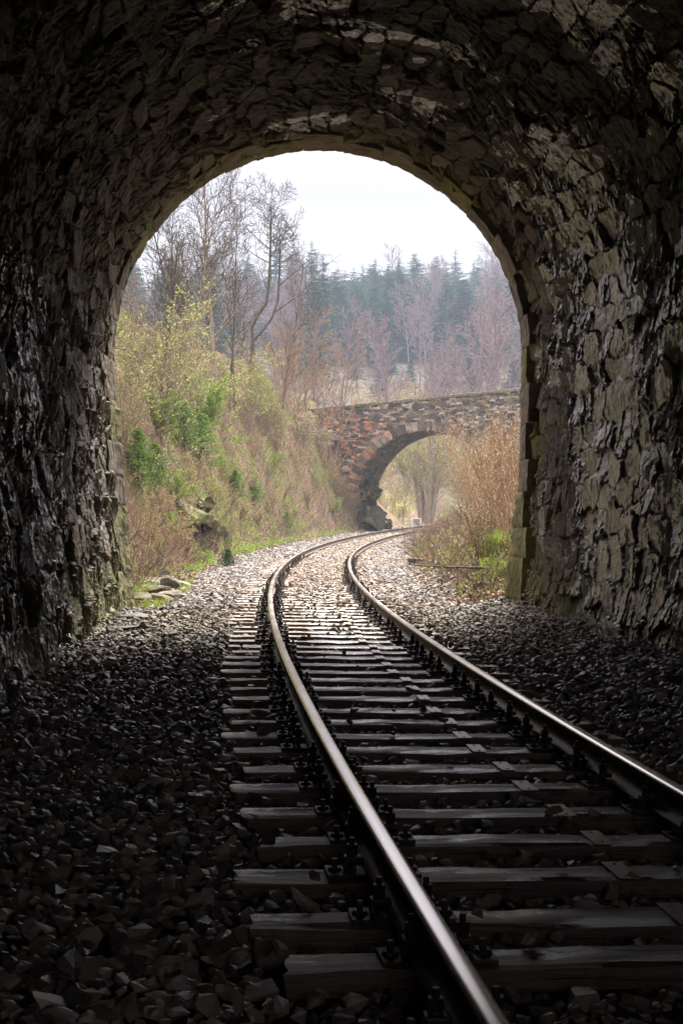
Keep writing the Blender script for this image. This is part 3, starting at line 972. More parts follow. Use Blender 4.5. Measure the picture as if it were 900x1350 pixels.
# ------------------------------------------------------------------ plants
class Plant:
    def __init__(s, seed):
        s.r = random.Random(seed); s.a = []; s.b = []; s.ra = []; s.rb = []; s.tips = []
    def seg(s, p, q, r0, r1):
        s.a.append(p[:]); s.b.append(q[:]); s.ra.append(r0); s.rb.append(r1)
    def grow(s, p, d, length, rad, level, o):
        r = s.r
        n = max(3, int(length / o.get('seg', .5))) if level == 0 else max(3, min(7, int(length / (o.get('seg', .5) * .6))))
        st = length / n
        p = Vector(p); d = Vector(d).normalized()
        wig = o['wig'] * (.55 if level == 0 else 1 + .35 * level)
        nch = o['nch'][level] if level < len(o['nch']) else 0
        start = o.get('start', .3) if level == 0 else .15
        pts = [(p.copy(), d.copy(), rad)]
        tipr = rad * (.25 if level else o.get('tip', .15))
        for k in range(n):
            d = (d + Vector((r.gauss(0, wig), r.gauss(0, wig), r.gauss(0, wig * .7) + o['up'] * (1 if level else .3)))).normalized()
            q = p + d * st
            r0 = rad + (tipr - rad) * (k / n) ** .8; r1 = rad + (tipr - rad) * ((k + 1) / n) ** .8
            s.seg(p, q, r0, r1); p = q
            pts.append((p.copy(), d.copy(), r1))
        s.tips.append((p.copy(), d.copy(), level))
        if level >= len(o['nch']): 
            s.tips.append((pts[len(pts) // 2][0], d.copy(), level)); return
        for c in range(nch):
            t = start + (1 - start) * ((c + r.random()) / nch) ** o.get('dist', .9)
            f = t * n; k = min(int(f), n - 1); u = f - k
            bp = pts[k][0].lerp(pts[k + 1][0], u); bd = pts[k][1]; br = pts[k][2]
            ax = bd.orthogonal().normalized(); ax.rotate(Matrix.Rotation(c * 2.4 + r.uniform(-.6, .6), 3, bd))
            ang = math.radians(r.uniform(*o['ang']))
            nd = (bd * math.cos(ang) + ax * math.sin(ang)).normalized()
            ln = length * o['ratio'][level] * (1.05 - .62 * t if level == 0 else 1 - .45 * t) * r.uniform(.75, 1.2)
            s.grow(bp, nd, ln, min(br * .62, ln * o.get('thick', .014)) + .0015, level + 1, o)
    def mesh(s, name, mat, minr=.004):
        A = np.array(s.a); B = np.array(s.b); ra = np.maximum(np.array(s.ra), minr); rb = np.maximum(np.array(s.rb), minr)
        d = B - A; L = np.linalg.norm(d, axis=1, keepdims=True) + 1e-9; d = d / L
        up = np.where(np.abs(d[:, 2:3]) > .9, np.array([[1., 0, 0]]), np.array([[0, 0, 1.]]))
        u = np.cross(d, up); u /= np.linalg.norm(u, axis=1, keepdims=True); v = np.cross(d, u)
        Vs, Fs = [], []; base = 0
        for sides, m in ((7, ra > .05), (4, (ra <= .05) & (ra > .012)), (3, ra <= .012)):
            idx = np.where(m)[0]
            if not len(idx): continue
            ang = np.arange(sides) * 2 * np.pi / sides
            c = (np.cos(ang)[None, :, None] * u[idx][:, None] + np.sin(ang)[None, :, None] * v[idx][:, None])
            lo = A[idx][:, None] - d[idx][:, None] * (ra[idx] * .3)[:, None, None] + c * ra[idx][:, None, None]
            hi = B[idx][:, None] + c * rb[idx][:, None, None]
            V = np.concatenate([lo, hi], 1).reshape(-1, 3)
            k = np.arange(len(idx))[:, None] * 2 * sides; j = np.arange(sides)[None]
            F = np.stack([k + j, k + (j + 1) % sides, k + sides + (j + 1) % sides, k + sides + j], -1).reshape(-1, 4) + base
            Vs.append(V); Fs.append(F); base += len(V)
        return np_mesh(name, np.concatenate(Vs), np.concatenate(Fs), [mat], True)

def leaf_mesh(name, P, size, mats, seed=1, narrow=.55, spread=0., up=.3):
    rng = np.random.default_rng(seed); P = np.asarray(P, float); n = len(P)
    if spread: P = P + rng.normal(0, spread, P.shape)
    a = rng.normal(0, 1, (n, 3)); a[:, 2] += up; a /= np.linalg.norm(a, axis=1, keepdims=True)
    b = np.cross(a, rng.normal(0, 1, (n, 3))); b /= np.linalg.norm(b, axis=1, keepdims=True)
    sz = size * rng.uniform(.55, 1.35, (n, 1))
    c = np.cross(a, b)
    V = np.stack([P, P + a * sz * .5 + b * sz * narrow * .5 + c * sz * .08, P + a * sz, P + a * sz * .5 - b * sz * narrow * .5 + c * sz * .08], 1).reshape(-1, 3)
    F = np.arange(4 * n).reshape(-1, 4)
    return np_mesh(name, V, F, mats, False)

def tip_points(pl, per, jitter, minlevel=1, seed=0, frac=1.0):
    rng = np.random.default_rng(seed)
    A = np.array(pl.a); B = np.array(pl.b); ra = np.array(pl.ra)
    m = ra < .02
    A, B = A[m], B[m]
    k = rng.integers(0, len(A), int(len(A) * per * frac)); t = rng.uniform(0, 1, (len(k), 1))
    return A[k] + (B[k] - A[k]) * t + rng.normal(0, jitter, (len(k), 3))

def place(name, loc, rz=0.0, sc=1.0):
    o = empty(name, loc, rz); o.scale = (sc, sc, sc); return o

# --- bare broadleaf trees on the left bank
def bare_tree(seed, H, rad, lean=(0, 0), nch=(13, 9, 7), o2=None, stems=1, spread=.1):
    pl = Plant(seed)
    o = dict(wig=.06, up=.05, nch=list(nch), ratio=[.42, .5, .5], ang=(26, 52), start=.32, seg=.55, thick=.014, tip=.12)
    if o2: o.update(o2)
    for k in range(stems):
        a = 2.4 * k + seed
        dx, dy = (spread * math.cos(a), spread * math.sin(a)) if stems > 1 else (0, 0)
        pl.grow((dx * .6, dy * .6, -.25), (lean[0] + dx, lean[1] + dy, 1), H * (1 - .13 * k), rad * (1 - .12 * k), 0, o)
    return pl

def crown_split(pl, thr):
    """the trunk and limbs as one plant, the fine twigs as another"""
    t, c = Plant(0), Plant(0)
    for A, B, x, y in zip(pl.a, pl.b, pl.ra, pl.rb):
        (t if x > thr else c).seg(A, B, x, y)
    return t, c

def plant_object(name, pl, loc, wood, twig, label, cat, group=None, leaf=None, thr=.02, rz=0, twigr=.0045):
    root = empty(name, loc, rz)
    tag(root, label, cat, group)
    t, c = crown_split(pl, thr)
    if t.a: obj('trunk' if 'tree' in name or 'spruce' in name else 'stem', t.mesh('trunk', wood), root)
    twigr = max(twigr, loc[1] * (.0001 if twig is M['bark_rust'] else .00013) if 'bare_tree' in name else loc[1] * .00009)
    if c.a: obj('crown' if 'tree' in name else 'twigs', c.mesh('twigs', twig, twigr), root)
    for lf in (leaf or []):
        obj('leaves', lf, root)
    return root

def hit(px, py):
    """where the view line through (px, py) meets the banks; else the skyline of the ground there"""
    d = np.arange(22.5, 110, .1); x = px2x(px, d); g = ground_z(x, d); ang = (g - CAMZ) / d
    want = (675 - py) / 1875
    k = np.where(ang >= want)[0]
    i = k[0] if len(k) else int(ang[d < 82].argmax())
    return float(d[i])

def base_at(px, d, sink=.15):
    if d > 150 and d < 1000 and False: pass
    if d < 0: d = hit(px, -d)
    x = px2x(px, d); return (x, d, gz(x, d) - sink)

G1 = 'bare trees on the left bank'
def scaled(px, d, pytop, k=1.0):
    b = base_at(px, d); return b, (px2z(pytop, b[1]) - b[2]) * k

b, H = scaled(287, -540, 212)
plant_object('bare_tree', bare_tree(11, H * 1.03, .13, (-.02, 0), (24, 9, 6), dict(start=.22, ratio=[.33, .5, .5])), b, M['bark_pale'], M['bark'],
             'tallest bare tree with a straight pale trunk, cut by the left of the arch', 'tree', G1)
b, H = scaled(268, -545, 226)
plant_object('bare_tree', bare_tree(12, H, .10, (.0, 0), (22, 8, 6), dict(start=.25, ratio=[.31, .5, .5])), b, M['bark_pale'], M['bark'],
             'slim bare tree standing close behind the tallest one, slightly shorter', 'tree', G1)
b, H = scaled(332, -530, 300)
# the crooked tree: a low fork, its stems bending to the right and up
DK = b[1]; S_ = DK / 1875
pl = Plant(21)
o = dict(wig=.06, up=.045, nch=[18, 8, 5], ratio=[.55, .5, .5], ang=(40, 68), start=.12, seg=.5, thick=.015, tip=.12)
def pt(px, py, dy=0): return Vector((px2x(px, DK) - b[0], dy, px2z(py, DK) - b[2]))
def chain(pts, r0, r1):
    for k in range(len(pts) - 1):
        pl.seg(pts[k], pts[k + 1], r0 + (r1 - r0) * k / (len(pts) - 1), r0 + (r1 - r0) * (k + 1) / (len(pts) - 1))
chain([Vector((0, 0, -.3)), pt(330, 500), pt(333, 470), pt(333, 450)], .13, .11)
chain([pt(333, 450), pt(332, 432), pt(340, 415), pt(351, 400), pt(355, 370)], .09, .07)
pl.grow(pt(355, 370), (.02, 0, 1), pt(357, 250).z - pt(355, 370).z, .08, 0, o)
chain([pt(333, 450), pt(345, 436, .2), pt(358, 418, .3), pt(366, 395, .3), pt(368, 360, .3)], .075, .05)
pl.grow(pt(368, 360, .3), (.05, 0, 1), pt(368, 285).z - pt(368, 360).z, .055, 0, o)
pl.grow(pt(363, 410, .2), (.8, .1, .5), 95 * S_, .045, 1, o); pl.grow(pt(368, 375, .3), (.7, -.1, .6), 70 * S_, .035, 1, o)
pl.grow(pt(355, 385), (-.6, 0, .7), 45 * S_, .03, 1, o)
plant_object('bare_tree', pl, b, M['bark'], M['bark'],
             'crooked bare tree with a low fork and stems bending to the right', 'tree', G1)
specs = [  # px, base py, top, trunk r, seed, label
    (371, -560, 340, .085, 31, 'slender grey bare tree just right of the crooked forked tree', M['bark'], (24, 7, 5)),
    (212, -520, 300, .07, 32, 'thin bare tree nearest the left edge of the tunnel mouth', M['bark'], (20, 7, 6)),
    (252, -520, 262, .085, 33, 'bare tree leaning left between the mouth edge and the tall pair', M['bark'], (22, 8, 6)),
    (310, -535, 320, .06, 34, 'short thin bare tree between the tall pair and the crooked tree', M['bark'], (18, 7, 6)),
    (185, -500, 320, .06, 35, 'bare tree showing half behind the left edge of the arch', M['bark_pale'], (18, 7, 6)),
    (408, -560, 430, .07, 36, 'low wide bare tree with reddish twigs before the far hillside', M['bark_rust'], (9, 7, 5)),
    (436, -560, 445, .06, 37, 'reddish bare tree just left of the bridge parapet end', M['bark_rust'], (9, 7, 5)),
    (388, -555, 410, .06, 38, 'brown bare tree with upswept twigs behind the slender grey tree', M['bark_rust'], (9, 7, 5)),
    (352, -550, 430, .05, 39, 'small rusty bare tree with a fan of stems on the bank top', M['bark_rust'], (11, 7, 6)),
    (222, -525, 275, .07, 41, 'upright bare tree with dense dark twigs second from the mouth edge', M['bark'], (24, 8, 6)),
    (302, -540, 265, .065, 42, 'narrow bare tree just right of the tall pair', M['bark'], (22, 8, 6)),
    (233, -530, 330, .05, 40, 'thin pale bare tree with many side twigs left of the leaning one', M['bark_pale'], (22, 8, 5)),
]
for px, d, top, rad, seed, lab, tw, nch in specs:
    b, H = scaled(px, d, top)
    wide = tw is M['bark_rust']
    pl = bare_tree(seed, H, rad, (-.10 if px == 252 else .03 if px != 408 else -.05, 0), nch, dict(start=.18 if wide else .25, ratio=[.5 if wide else .28, .5, .5], ang=(25, 50), up=.07 if wide else .045), stems=3 if wide else 1, spread=.28)
    plant_object('bare_tree', pl, b, M['bark'] if tw is M['bark'] else (M['bark_pale']), tw, lab, 'tree', G1)

# long branches that hang in from the left above the bank
for (px, py, d, dx, dz, ln, seed, lab) in ((158, 395, 29, .55, -.35, 2.0, 51, 'upper dark branch hanging into view beside the left of the arch'),
                                          (155, 480, 27, .7, -.12, 1.7, 52, 'lower dark branch hanging into view beside the left of the arch')):
    pl = Plant(seed)
    pl.grow((0, 0, 0), (dx, 0, dz), ln, .018, 0, dict(wig=.10, up=-.035, nch=[8, 4], ratio=[.35, .5], ang=(25, 55), start=.2, seg=.2, thick=.01, tip=.15))
    x = px2x(px, d) - 1.0
    zt = px2z(py, d) + .5
    g0 = gz(x - .3, d)
    st = Vector((-.5, 0, g0 - zt - .2)); a = st; 
    for k in range(8):
        t0, t1 = k / 8, (k + 1) / 8
        q = st.lerp(Vector((0, 0, 0)), t1) + Vector((-.25 * math.sin(math.pi * t1), 0, 0))
        pl.seg(a, q, .05 - .03 * t0, .05 - .03 * t1); a = q
    pl.grow(Vector((0, 0, 0)), (.15, 0, 1), 1.8, .016, 0, dict(wig=.10, up=.03, nch=[8, 4], ratio=[.35, .5], ang=(25, 55), start=.1, seg=.2, thick=.01, tip=.15))
    plant_object('overhanging_shrub', pl, (x, d, zt), M['bark'], M['bark'], lab, 'shrub', 'shrubs overhanging the portal', thr=.012)

# --- spring-green leafing shrubs
def shrub(seed, H, stems, spread, nch=(8, 6), wig=.09, up=.03, ratio=(.45, .45), rad=.022, ang=(20, 50), start=.2):
    pl = Plant(seed); r = random.Random(seed)
    for k in range(stems):
        a = r.uniform(0, 2 * math.pi); s = spread * math.sqrt(r.random())
        pl.grow((s * math.cos(a) * .35 * H * .4, s * math.sin(a) * .35 * H * .4, -.15), (s * math.cos(a), s * math.sin(a), 1), H * r.uniform(.65, 1.05), rad * r.uniform(.6, 1.1), 0,
                dict(wig=wig, up=up, nch=list(nch), ratio=list(ratio), ang=ang, start=start, seg=.3, thick=.010, tip=.15))
    return pl

G2 = 'leafing shrubs on the left bank'
leafing = [ # px, base py, py top, stems, seed, leaves per seg, label
    (172, -600, 400, 6, 61, .5, 'tall yellow-green shrub hard against the left edge of the arch', 'leaf_spring'),
    (203, -560, 385, 7, 62, .5, 'tall pale leafing shrub second from the left edge of the arch', 'leaf_spring'),
    (240, -555, 440, 7, 63, .5, 'round yellow-green shrub below the leaning bare tree', 'leaf_spring'),
    (322, -560, 452, 8, 64, .9, 'dense yellow-green shrub under the crooked forked tree', 'leaf_spring'),
    (292, -565, 470, 7, 65, .6, 'leafing shrub at the feet of the tallest bare tree', 'leaf_spring'),
    (345, -570, 490, 7, 66, .5, 'thin yellow-green shrub in the middle of the bank top', 'leaf_spring'),
    (262, -575, 500, 9, 67, 1.7, 'bright green leafing shrub behind the upper young spruce', 'leaf_green'),
    (212, -580, 515, 9, 68, 1.5, 'bushy green shrub above the leftmost young spruce', 'leaf_green'),
    (372, -580, 520, 6, 69, .5, 'small pale green shrub right of the middle of the bank', 'leaf_spring'),
    (398, -590, 535, 6, 70, .5, 'sparse greenish shrub beside the left end of the bridge', 'bud'),
    (422, -600, 545, 6, 71, .5, 'sparse budding shrub against the red stones of the bridge', 'bud'),
    (186, -640, 480, 5, 72, .4, 'loose leafing shrub low at the left edge of the tunnel mouth', 'leaf_spring'),
]
for px, d, top, st, seed, per, lab, mat in leafing:
    b, H = scaled(px, d, top)
    pl = shrub(seed, H, st, .42, (8, 6, 3) if H < 4 else (11, 7, 4), ratio=(.4, .45, .5))
    lf = leaf_mesh('leaves', tip_points(pl, per * .7, .03, seed=seed), .036 + .0006 * b[1], [M[mat]], seed)
    plant_object('leafing_shrub', pl, b, M['bark_pale'], M['bark_pale'], lab, 'shrub', G2, [lf], thr=.012)

# --- bare brown shrubs on the bank
G3 = 'bare twiggy shrubs on the left bank'
bareS = [
    (212, -740, 650, 'bare twiggy shrub on the grass beside the tunnel mouth', 'bark_rust'),
    (192, -735, 620, 'tall thin bare shrub beside the left pale edge stones', 'bark_rust'),
    (250, -640, 585, 'bare brown shrub above the grey rock outcrop', 'bark_tan'),
    (330, -600, 560, 'grey-brown bare shrub high in the middle of the bank', 'bark_tan'),
    (365, -600, 555, 'rust brown bare shrub right of the middle of the bank', 'bark_rust'),
    (392, -625, 580, 'bare brown shrub left of the red bridge stones', 'bark_tan'),
    (432, -630, 585, 'wide bare shrub half covering the red bridge stones', 'bark_tan'),
    (450, -665, 622, 'low bare shrub at the foot of the bridge arch', 'bark_rust'),
    (350, -670, 640, 'low bare twigs above the ballast in mid bank', 'bark_rust'),
    (405, -665, 640, 'low bare twigs near the bridge foot above the track', 'bark_rust'),
]
for i, (px, d, top, lab, mat) in enumerate(bareS):
    b, H = scaled(px, d, top); H = max(H, .9)
    pl = shrub(80 + i, H, 11, .6, (7, 5), wig=.11, rad=.014, up=.02)
    lf = leaf_mesh('buds', tip_points(pl, .5, .02, seed=i), .035, [M['bud']], i)
    plant_object('bare_shrub', pl, b, M['bark'], M[mat], lab, 'shrub', G3, [lf], thr=.012)

small = [(226, 700, 655), (243, 720, 690), (280, 655, 618), (292, 625, 590), (318, 680, 650), (340, 690, 668), (352, 620, 590), (372, 650, 618), (385, 640, 610),
         (418, 645, 612), (442, 650, 618), (460, 668, 640), (262, 740, 712), (322, 640, 605), (400, 610, 580), (232, 660, 615), (210, 680, 630), (300, 670, 640), (436, 672, 652), (382, 680, 660)]
names_ = ['beside the tall outcrop', 'on the grass under the outcrop', 'right of the bright young spruce', 'below the bright young spruce', 'under the paired small spruces', 'low on the bank in its middle',
          'high in mid bank', 'in mid bank towards the bridge', 'between mid bank and the red stones', 'below the red bridge stones', 'left of the bridge foot', 'right at the bridge foot',
          'near the tiny dark spruce', 'above the paired small spruces', 'on the bank top by the bridge end', 'left of the outcrop cluster', 'close to the left arch edge', 'between outcrop and small spruces',
          'low by the track near the bridge', 'low above the ballast before the bridge']
for i, ((px, bt, top), nm) in enumerate(zip(small, names_)):
    b, H = scaled(px, -bt, top); H = min(max(H, .6), 3)
    green = i % 3 == 0
    pl = shrub(220 + i, H, 9, .75, (6, 5), wig=.12, rad=.012, up=.02)
    lf = leaf_mesh('leaves', tip_points(pl, 1.6 if green else .5, .03, seed=i), .055 if green else .04, [M['leaf_green' if green else 'bud' if i % 2 else 'leaf_spring']], i)
    plant_object('low_shrub', pl, b, M['bark'], M['bark_rust' if i % 2 else 'bark_tan'], f"{'leafy green' if green else 'thin twiggy'} low shrub {nm}", 'shrub', 'low shrubs on the left bank', [lf], thr=.009)

# --- dry tan shrubs on the right bank
G4 = 'dry tan shrubs on the right bank'
rightS = [
    (672, 29, 535, 'tallest dry tan shrub hard against the right edge of the arch', 22),
    (645, 33, 548, 'dense dry tan shrub second from the right edge of the arch', 22),
    (690, 26, 560, 'dry tan shrub partly hidden by the right portal stones', 18),
    (645, 39, 575, 'dry shrub before the right side of the bridge opening', 20),
    (655, 38, 545, 'dry shrub standing behind the dense second one, under the parapet', 18),
    (630, 47, 615, 'reddish dry shrub leaning over the vanishing rails', 18),
    (640, 28, 640, 'low dry shrub at the front of the right bank', 16),
    (628, 36, 660, 'small dry shrub on the bank edge above the green patch', 14),
    (645, 60, 585, 'distant dry shrub close to the right foot of the bridge', 16),
    (676, 45, 555, 'faded dry shrub below the right end of the parapet', 16),
]
for i, (px, d, top, lab, ns) in enumerate(rightS):
    b, H = scaled(px, d, top); H = max(H, .8)
    pl = shrub(120 + i, H, ns, .28 if px < 640 else .42, (7, 5), wig=.07, rad=.013, up=.05, ang=(15, 38), ratio=(.36, .45), start=.25)
    lf = leaf_mesh('buds', tip_points(pl, .55, .02, seed=i), .032, [M['bud']], i)
    plant_object('dry_shrub', pl, b, M['bark_tan'], M['bark_tan'] if i % 3 else M['bark_rust'], lab, 'shrub', G4, [lf], thr=.012)

# --- young spruces on the left bank
def young_spruce(seed, H, mat, wid=.42, dens=1.0):
    r = random.Random(seed); pl = Plant(seed); pts = []
    pl.seg(Vector((0, 0, -.2)), Vector((0, 0, H * .5)), .03 * H, .02 * H); pl.seg(Vector((0, 0, H * .5)), Vector((0, 0, H)), .02 * H, .004)
    whorls = int(9 * dens + H * 4)
    for wv in range(whorls):
        t = (wv + .5) / whorls; z = H * (.03 + .95 * t); ln = H * wid * (1 - t) ** .8 + .05
        nb = 9 if t < .7 else 6
        for k in range(nb):
            a = 2 * math.pi * (k + r.random() * .6) / nb + wv
            l = ln * r.uniform(.7, 1.15)
            d = Vector((math.cos(a), math.sin(a), .35 * t + r.uniform(-.12, .15)))
            p = Vector((0, 0, z)); q = p + d * l
            pl.seg(p, q, .006 * H, .002)
            for m in range(int(20 * dens * l / ln)):
                u = r.uniform(.12, 1); side = r.choice((-1, 1))
                sd = Vector((-math.sin(a), math.cos(a), 0)) * side * l * .36 * (1 - u * .7) * r.random()
                pts.append((p + (q - p) * u + sd + Vector((0, 0, -.05 * sd.length + r.gauss(0, .015))))[:])
    return pl, np.array(pts)
G5 = 'young spruces on the left bank'
ys_ = [(266, 37, 545, 615, 'young spruce high on the bank, bright green, right of the leftmost one', 'needle_young'),
       (182, 28.5, 565, 640, 'leftmost young spruce, dark green, beside the arch edge', 'needle_young'),
       (310, 46, 618, 655, 'small young spruce in the middle of the bank', 'needle_young'),
       (335, 49, 630, 660, 'second small spruce right beside the one in mid bank', 'needle_young'),
       (243, 33, 530, 590, 'young spruce between the leftmost and the bright one', 'needle_young'),
       (300, 37, 724, 748, 'tiny dark spruce at the edge of the ballast', 'needle'),
       (296, 42, 695, 712, 'tiny spruce on the grass below the rock outcrop', 'needle'),
       (205, 31, 585, 640, 'drooping young spruce just right of the leftmost one', 'needle_young'),
       (378, 60, 675, 695, 'tiny green spruce low on the bank towards the bridge', 'needle_young')]
for i, (px, d, t, bt, lab, mat) in enumerate(ys_):
    d = hit(px, bt); x = px2x(px, d); z0 = gz(x, d) - .1; H = px2z(t, d) - z0
    pl, pts = young_spruce(140 + i, H, mat, .55)
    root = empty('young_spruce', (x, d, z0)); tag(root, lab, 'spruce', G5)
    obj('trunk', pl.mesh('trunk', M['bark']), root)
    obj('needles', leaf_mesh('needles', pts, .085 * max(.5, min(1.2, H)), [M[mat]], i, .3, up=.1), root)

# --- tree with many stems seen through the bridge arch
def multi(px, d, top, stems, seed, lab, spread=.3, tw='bark_pale', rad=.16):
    b, H = scaled(px, d, top)
    pl = Plant(seed); r = random.Random(seed)
    for k in range(stems):
        a = 2 * math.pi * k / stems + r.random(); s = spread * r.uniform(.3, 1)
        pl.grow((s * math.cos(a), s * math.sin(a), -.2), (s * math.cos(a), s * math.sin(a) * .8, 1), H * r.uniform(.75, 1.0), rad * r.uniform(.6, 1), 0,
                dict(wig=.05, up=.05, nch=[14, 7, 4], ratio=[.40, .45, .45], ang=(18, 42), start=.18, seg=.7, thick=.012, tip=.1))
    lf = leaf_mesh('buds', tip_points(pl, .45, .05, seed=seed), .10, [M['leaf_spring']], seed)
    plant_object('valley_tree', pl, b, M['bark_pale'], M[tw], lab, 'tree', 'trees in the valley beyond the bridge', [lf], thr=.03, twigr=.010)
multi(560, 104, 552, 6, 161, 'many-stemmed tree standing alone in the middle of the bridge opening', .24, rad=.36)
multi(535, 122, 590, 4, 162, 'pale budding tree at the left of the bridge opening', .3, rad=.12)
multi(598, 126, 575, 4, 163, 'pale budding tree at the right of the bridge opening', .3, rad=.12)
multi(580, 145, 590, 4, 164, 'faint tree far behind the many-stemmed one', .35, rad=.12)
multi(550, 150, 585, 4, 165, 'faint hazy tree left of the many-stemmed one, far behind', .35, rad=.12)
multi(515, 135, 610, 4, 166, 'low budding tree close to the left foot of the arch', .35, rad=.10)
multi(615, 110, 585, 4, 167, 'budding tree half covered by the right foot of the arch', .35, rad=.10)

# ------------------------------------------------------------------ forest on the far hillside
def far_spruce(seed, H):
    r = random.Random(seed); rng = np.random.default_rng(seed)
    pl = Plant(seed)
    pl.seg(Vector((0, 0, -1)), Vector((0, 0, H * .6)), .22, .14); pl.seg(Vector((0, 0, H * .6)), Vector((0, 0, H)), .14, .02)
    V = []; wh = int(H * 3.0); bottom = r.uniform(.10, .3)
    for wv in range(wh):
        t = (wv + r.random()) / wh
        z = H * (bottom + (1 - bottom) * t)
        env = (1 - t) ** .75 * H * .2 + .3
        for k in range(9 if t < .8 else 5):
            if r.random() < .12: continue
            a = r.uniform(0, 2 * math.pi); l = env * r.uniform(.45, 1.2)
            c, s = math.cos(a), math.sin(a)
            droop = -.30 * l * (1 - t) + .1 * l * t
            for m in range(5):
                u0, u1 = m / 5, (m + 1) / 5
                for sd in (-1, 1):
                    wv_ = l * .42 * (1 - u0 * .75) * r.uniform(.4, 1.2)
                    p0 = (c * l * u0, s * l * u0, z + droop * u0 ** 1.3)
                    p1 = (c * l * u1, s * l * u1, z + droop * u1 ** 1.3)
                    q = (c * l * (u0 + .12) - s * wv_ * sd, s * l * (u0 + .12) + c * wv_ * sd, z + droop * u0 - wv_ * r.uniform(.2, .7))
                    V += [p0, p1, q]
    V = np.array(V)
    return pl, np_mesh('crown', V, np.arange(len(V)).reshape(-1, 3), [M['needle_far']])
def far_bare(seed, H):
    pl = Plant(seed)
    pl.grow((0, 0, -.6), (0, 0, 1), H, .15, 0, dict(wig=.06, up=.06, nch=[17, 9, 5], ratio=[.36, .45, .5], ang=(25, 50), start=.28, seg=1.2, thick=.012, tip=.15))
    return pl
FS = [far_spruce(300 + i, 15 + (i % 3) * 2.0) for i in range(6)]
FSt = [p.mesh('trunk', M['bark']) for p, _ in FS]
rr = random.Random(77)
cand = []
def spot_ok(x, y, lst, dmin):
    return all((x - a) ** 2 + (y - b) ** 2 > dmin ** 2 for a, b, *_ in lst)
# hand-placed clusters as in the photograph: px, depth, py of the top, (crown narrower or wider)
key = [(600, 300, 328), (525, 262, 342), (511, 258, 356), (532, 268, 352), (500, 262, 362), (478, 268, 347), (488, 275, 362), (466, 280, 357),
       (448, 300, 357), (436, 310, 355), (420, 322, 352), (408, 330, 357), (395, 326, 360), (380, 330, 352), (362, 322, 350), (340, 335, 345), (330, 318, 352),
       (560, 330, 354), (573, 325, 356), (585, 322, 358), (545, 330, 352), (625, 320, 335), (640, 325, 330), (655, 310, 338), (668, 305, 330), (680, 300, 335),
       (588, 205, 442), (600, 196, 452), (611, 212, 440), (541, 185, 485), (578, 172, 492), (571, 178, 497), (592, 184, 480), (618, 190, 470), (630, 230, 410), (618, 236, 400),
       (478, 220, 400), (492, 225, 405), (508, 215, 385), (470, 215, 425), (500, 205, 430), (515, 195, 450), (530, 235, 400), (640, 200, 470), (675, 185, 465), (683, 180, 470),
       (500, 170, 500), (470, 190, 470), (455, 230, 430), (440, 240, 420), (622, 168, 500), (650, 172, 505), (485, 240, 380), (520, 250, 375), (610, 260, 380), (655, 250, 400), (670, 240, 410)]
trees = []
for px, d, top in key:
    x = px2x(px, d); g = gz(x, d); H = px2z(top, d) - g
    H = max(5, min(H, 27)) * (1 if px in (600, 525, 478, 511, 532, 655, 680) or d < 270 else rr.uniform(.72, .95))
    trees.append((x, d, g, H, px))
for _ in range(1500):
    if len(trees) >= 96: break
    d = rr.uniform(165, 335); px = rr.uniform(120, 730); x = px2x(px, d)
    if px > 430 and rr.random() < .6: continue
    if spot_ok(x, d, trees, 5.5): trees.append((x, d, gz(x, d), rr.uniform(12, 19) * (.62 if d > 280 else 1), px))
bands = {'skyline': [], 'middle': [], 'low': []}
for t in trees:
    y = t[1]; b_ = 'skyline' if y > 270 else 'middle' if y > 205 else 'low'
    bands[b_].append(t)
txt = {'skyline': 'spruce on the far skyline', 'middle': 'spruce halfway up the far hillside', 'low': 'spruce low on the far hillside'}
for b_, lst in bands.items():
    lst.sort(key=lambda t: t[4])
    for i, (x, y, g, H, px) in enumerate(lst):
        k = rr.randrange(6); h0 = 15 + (k % 3) * 2.0
        root = empty('spruce_tree', (x, y, g), rr.uniform(0, 6.28))
        sc = H / h0; wv = rr.uniform(.8, 1.15) * (sc ** .7); root.scale = (wv, wv, sc)
        size = 'tall' if H > 19 else 'short' if H < 11 else 'dark'
        tag(root, f'{size} {txt[b_]}, {ordinal(i + 1)} from the left', 'tree', f'spruces of the {b_} row on the far hillside')
        obj('trunk', FSt[k], root); obj('crown', FS[k][1], root)

# the bare broadleaf wood between them, too many to count
FB = [far_bare(400 + i, 13).mesh('twigs', M['bark_purple'], .018) for i in range(5)]
def woodland():
    arr = []
    for me in FB:
        n = len(me.vertices); v = np.zeros(n * 3, np.float32); me.vertices.foreach_get('co', v)
        f = np.zeros(len(me.polygons) * 4, np.int32); me.loops.foreach_get('vertex_index', f)
        arr.append((v.reshape(-1, 3), f.reshape(-1, 4)))
    Vs, Fs = [], []; base = 0; placed = []
    tries = 0
    while len(placed) < 120 and tries < 6000:
        tries += 1
        d = rr.uniform(118, 335) if rr.random() < .3 else rr.uniform(165, 335); px = rr.uniform(110, 740) if d > 160 else rr.uniform(440, 720); x = px2x(px, d)
        if not spot_ok(x, d, placed, 3.6): continue
        if 430 < px < 560 and d > 160 and rr.random() < .75: continue
        if any(abs(t[0] - x) < 3 and 0 < t[1] - d < 25 for t in trees) and rr.random() < .8: continue
        placed.append((x, d))
        v, f = arr[rr.randrange(5)]; a = rr.uniform(0, 6.28); s = rr.uniform(.75, 1.25) * (.68 if d > 285 else 1)
        R = np.array([[math.cos(a), -math.sin(a), 0], [math.sin(a), math.cos(a), 0], [0, 0, 1]]) * s
        Vs.append(v @ R.T + np.array([x, d, gz(x, d)])); Fs.append(f + base); base += len(v)
    me = np_mesh('woodland', np.concatenate(Vs), np.concatenate(Fs), [M['bark_purple']], True)
    tag(obj('woodland', me), 'purple-brown leafless wood covering the far hillside', 'woodland', kind='stuff')
woodland()

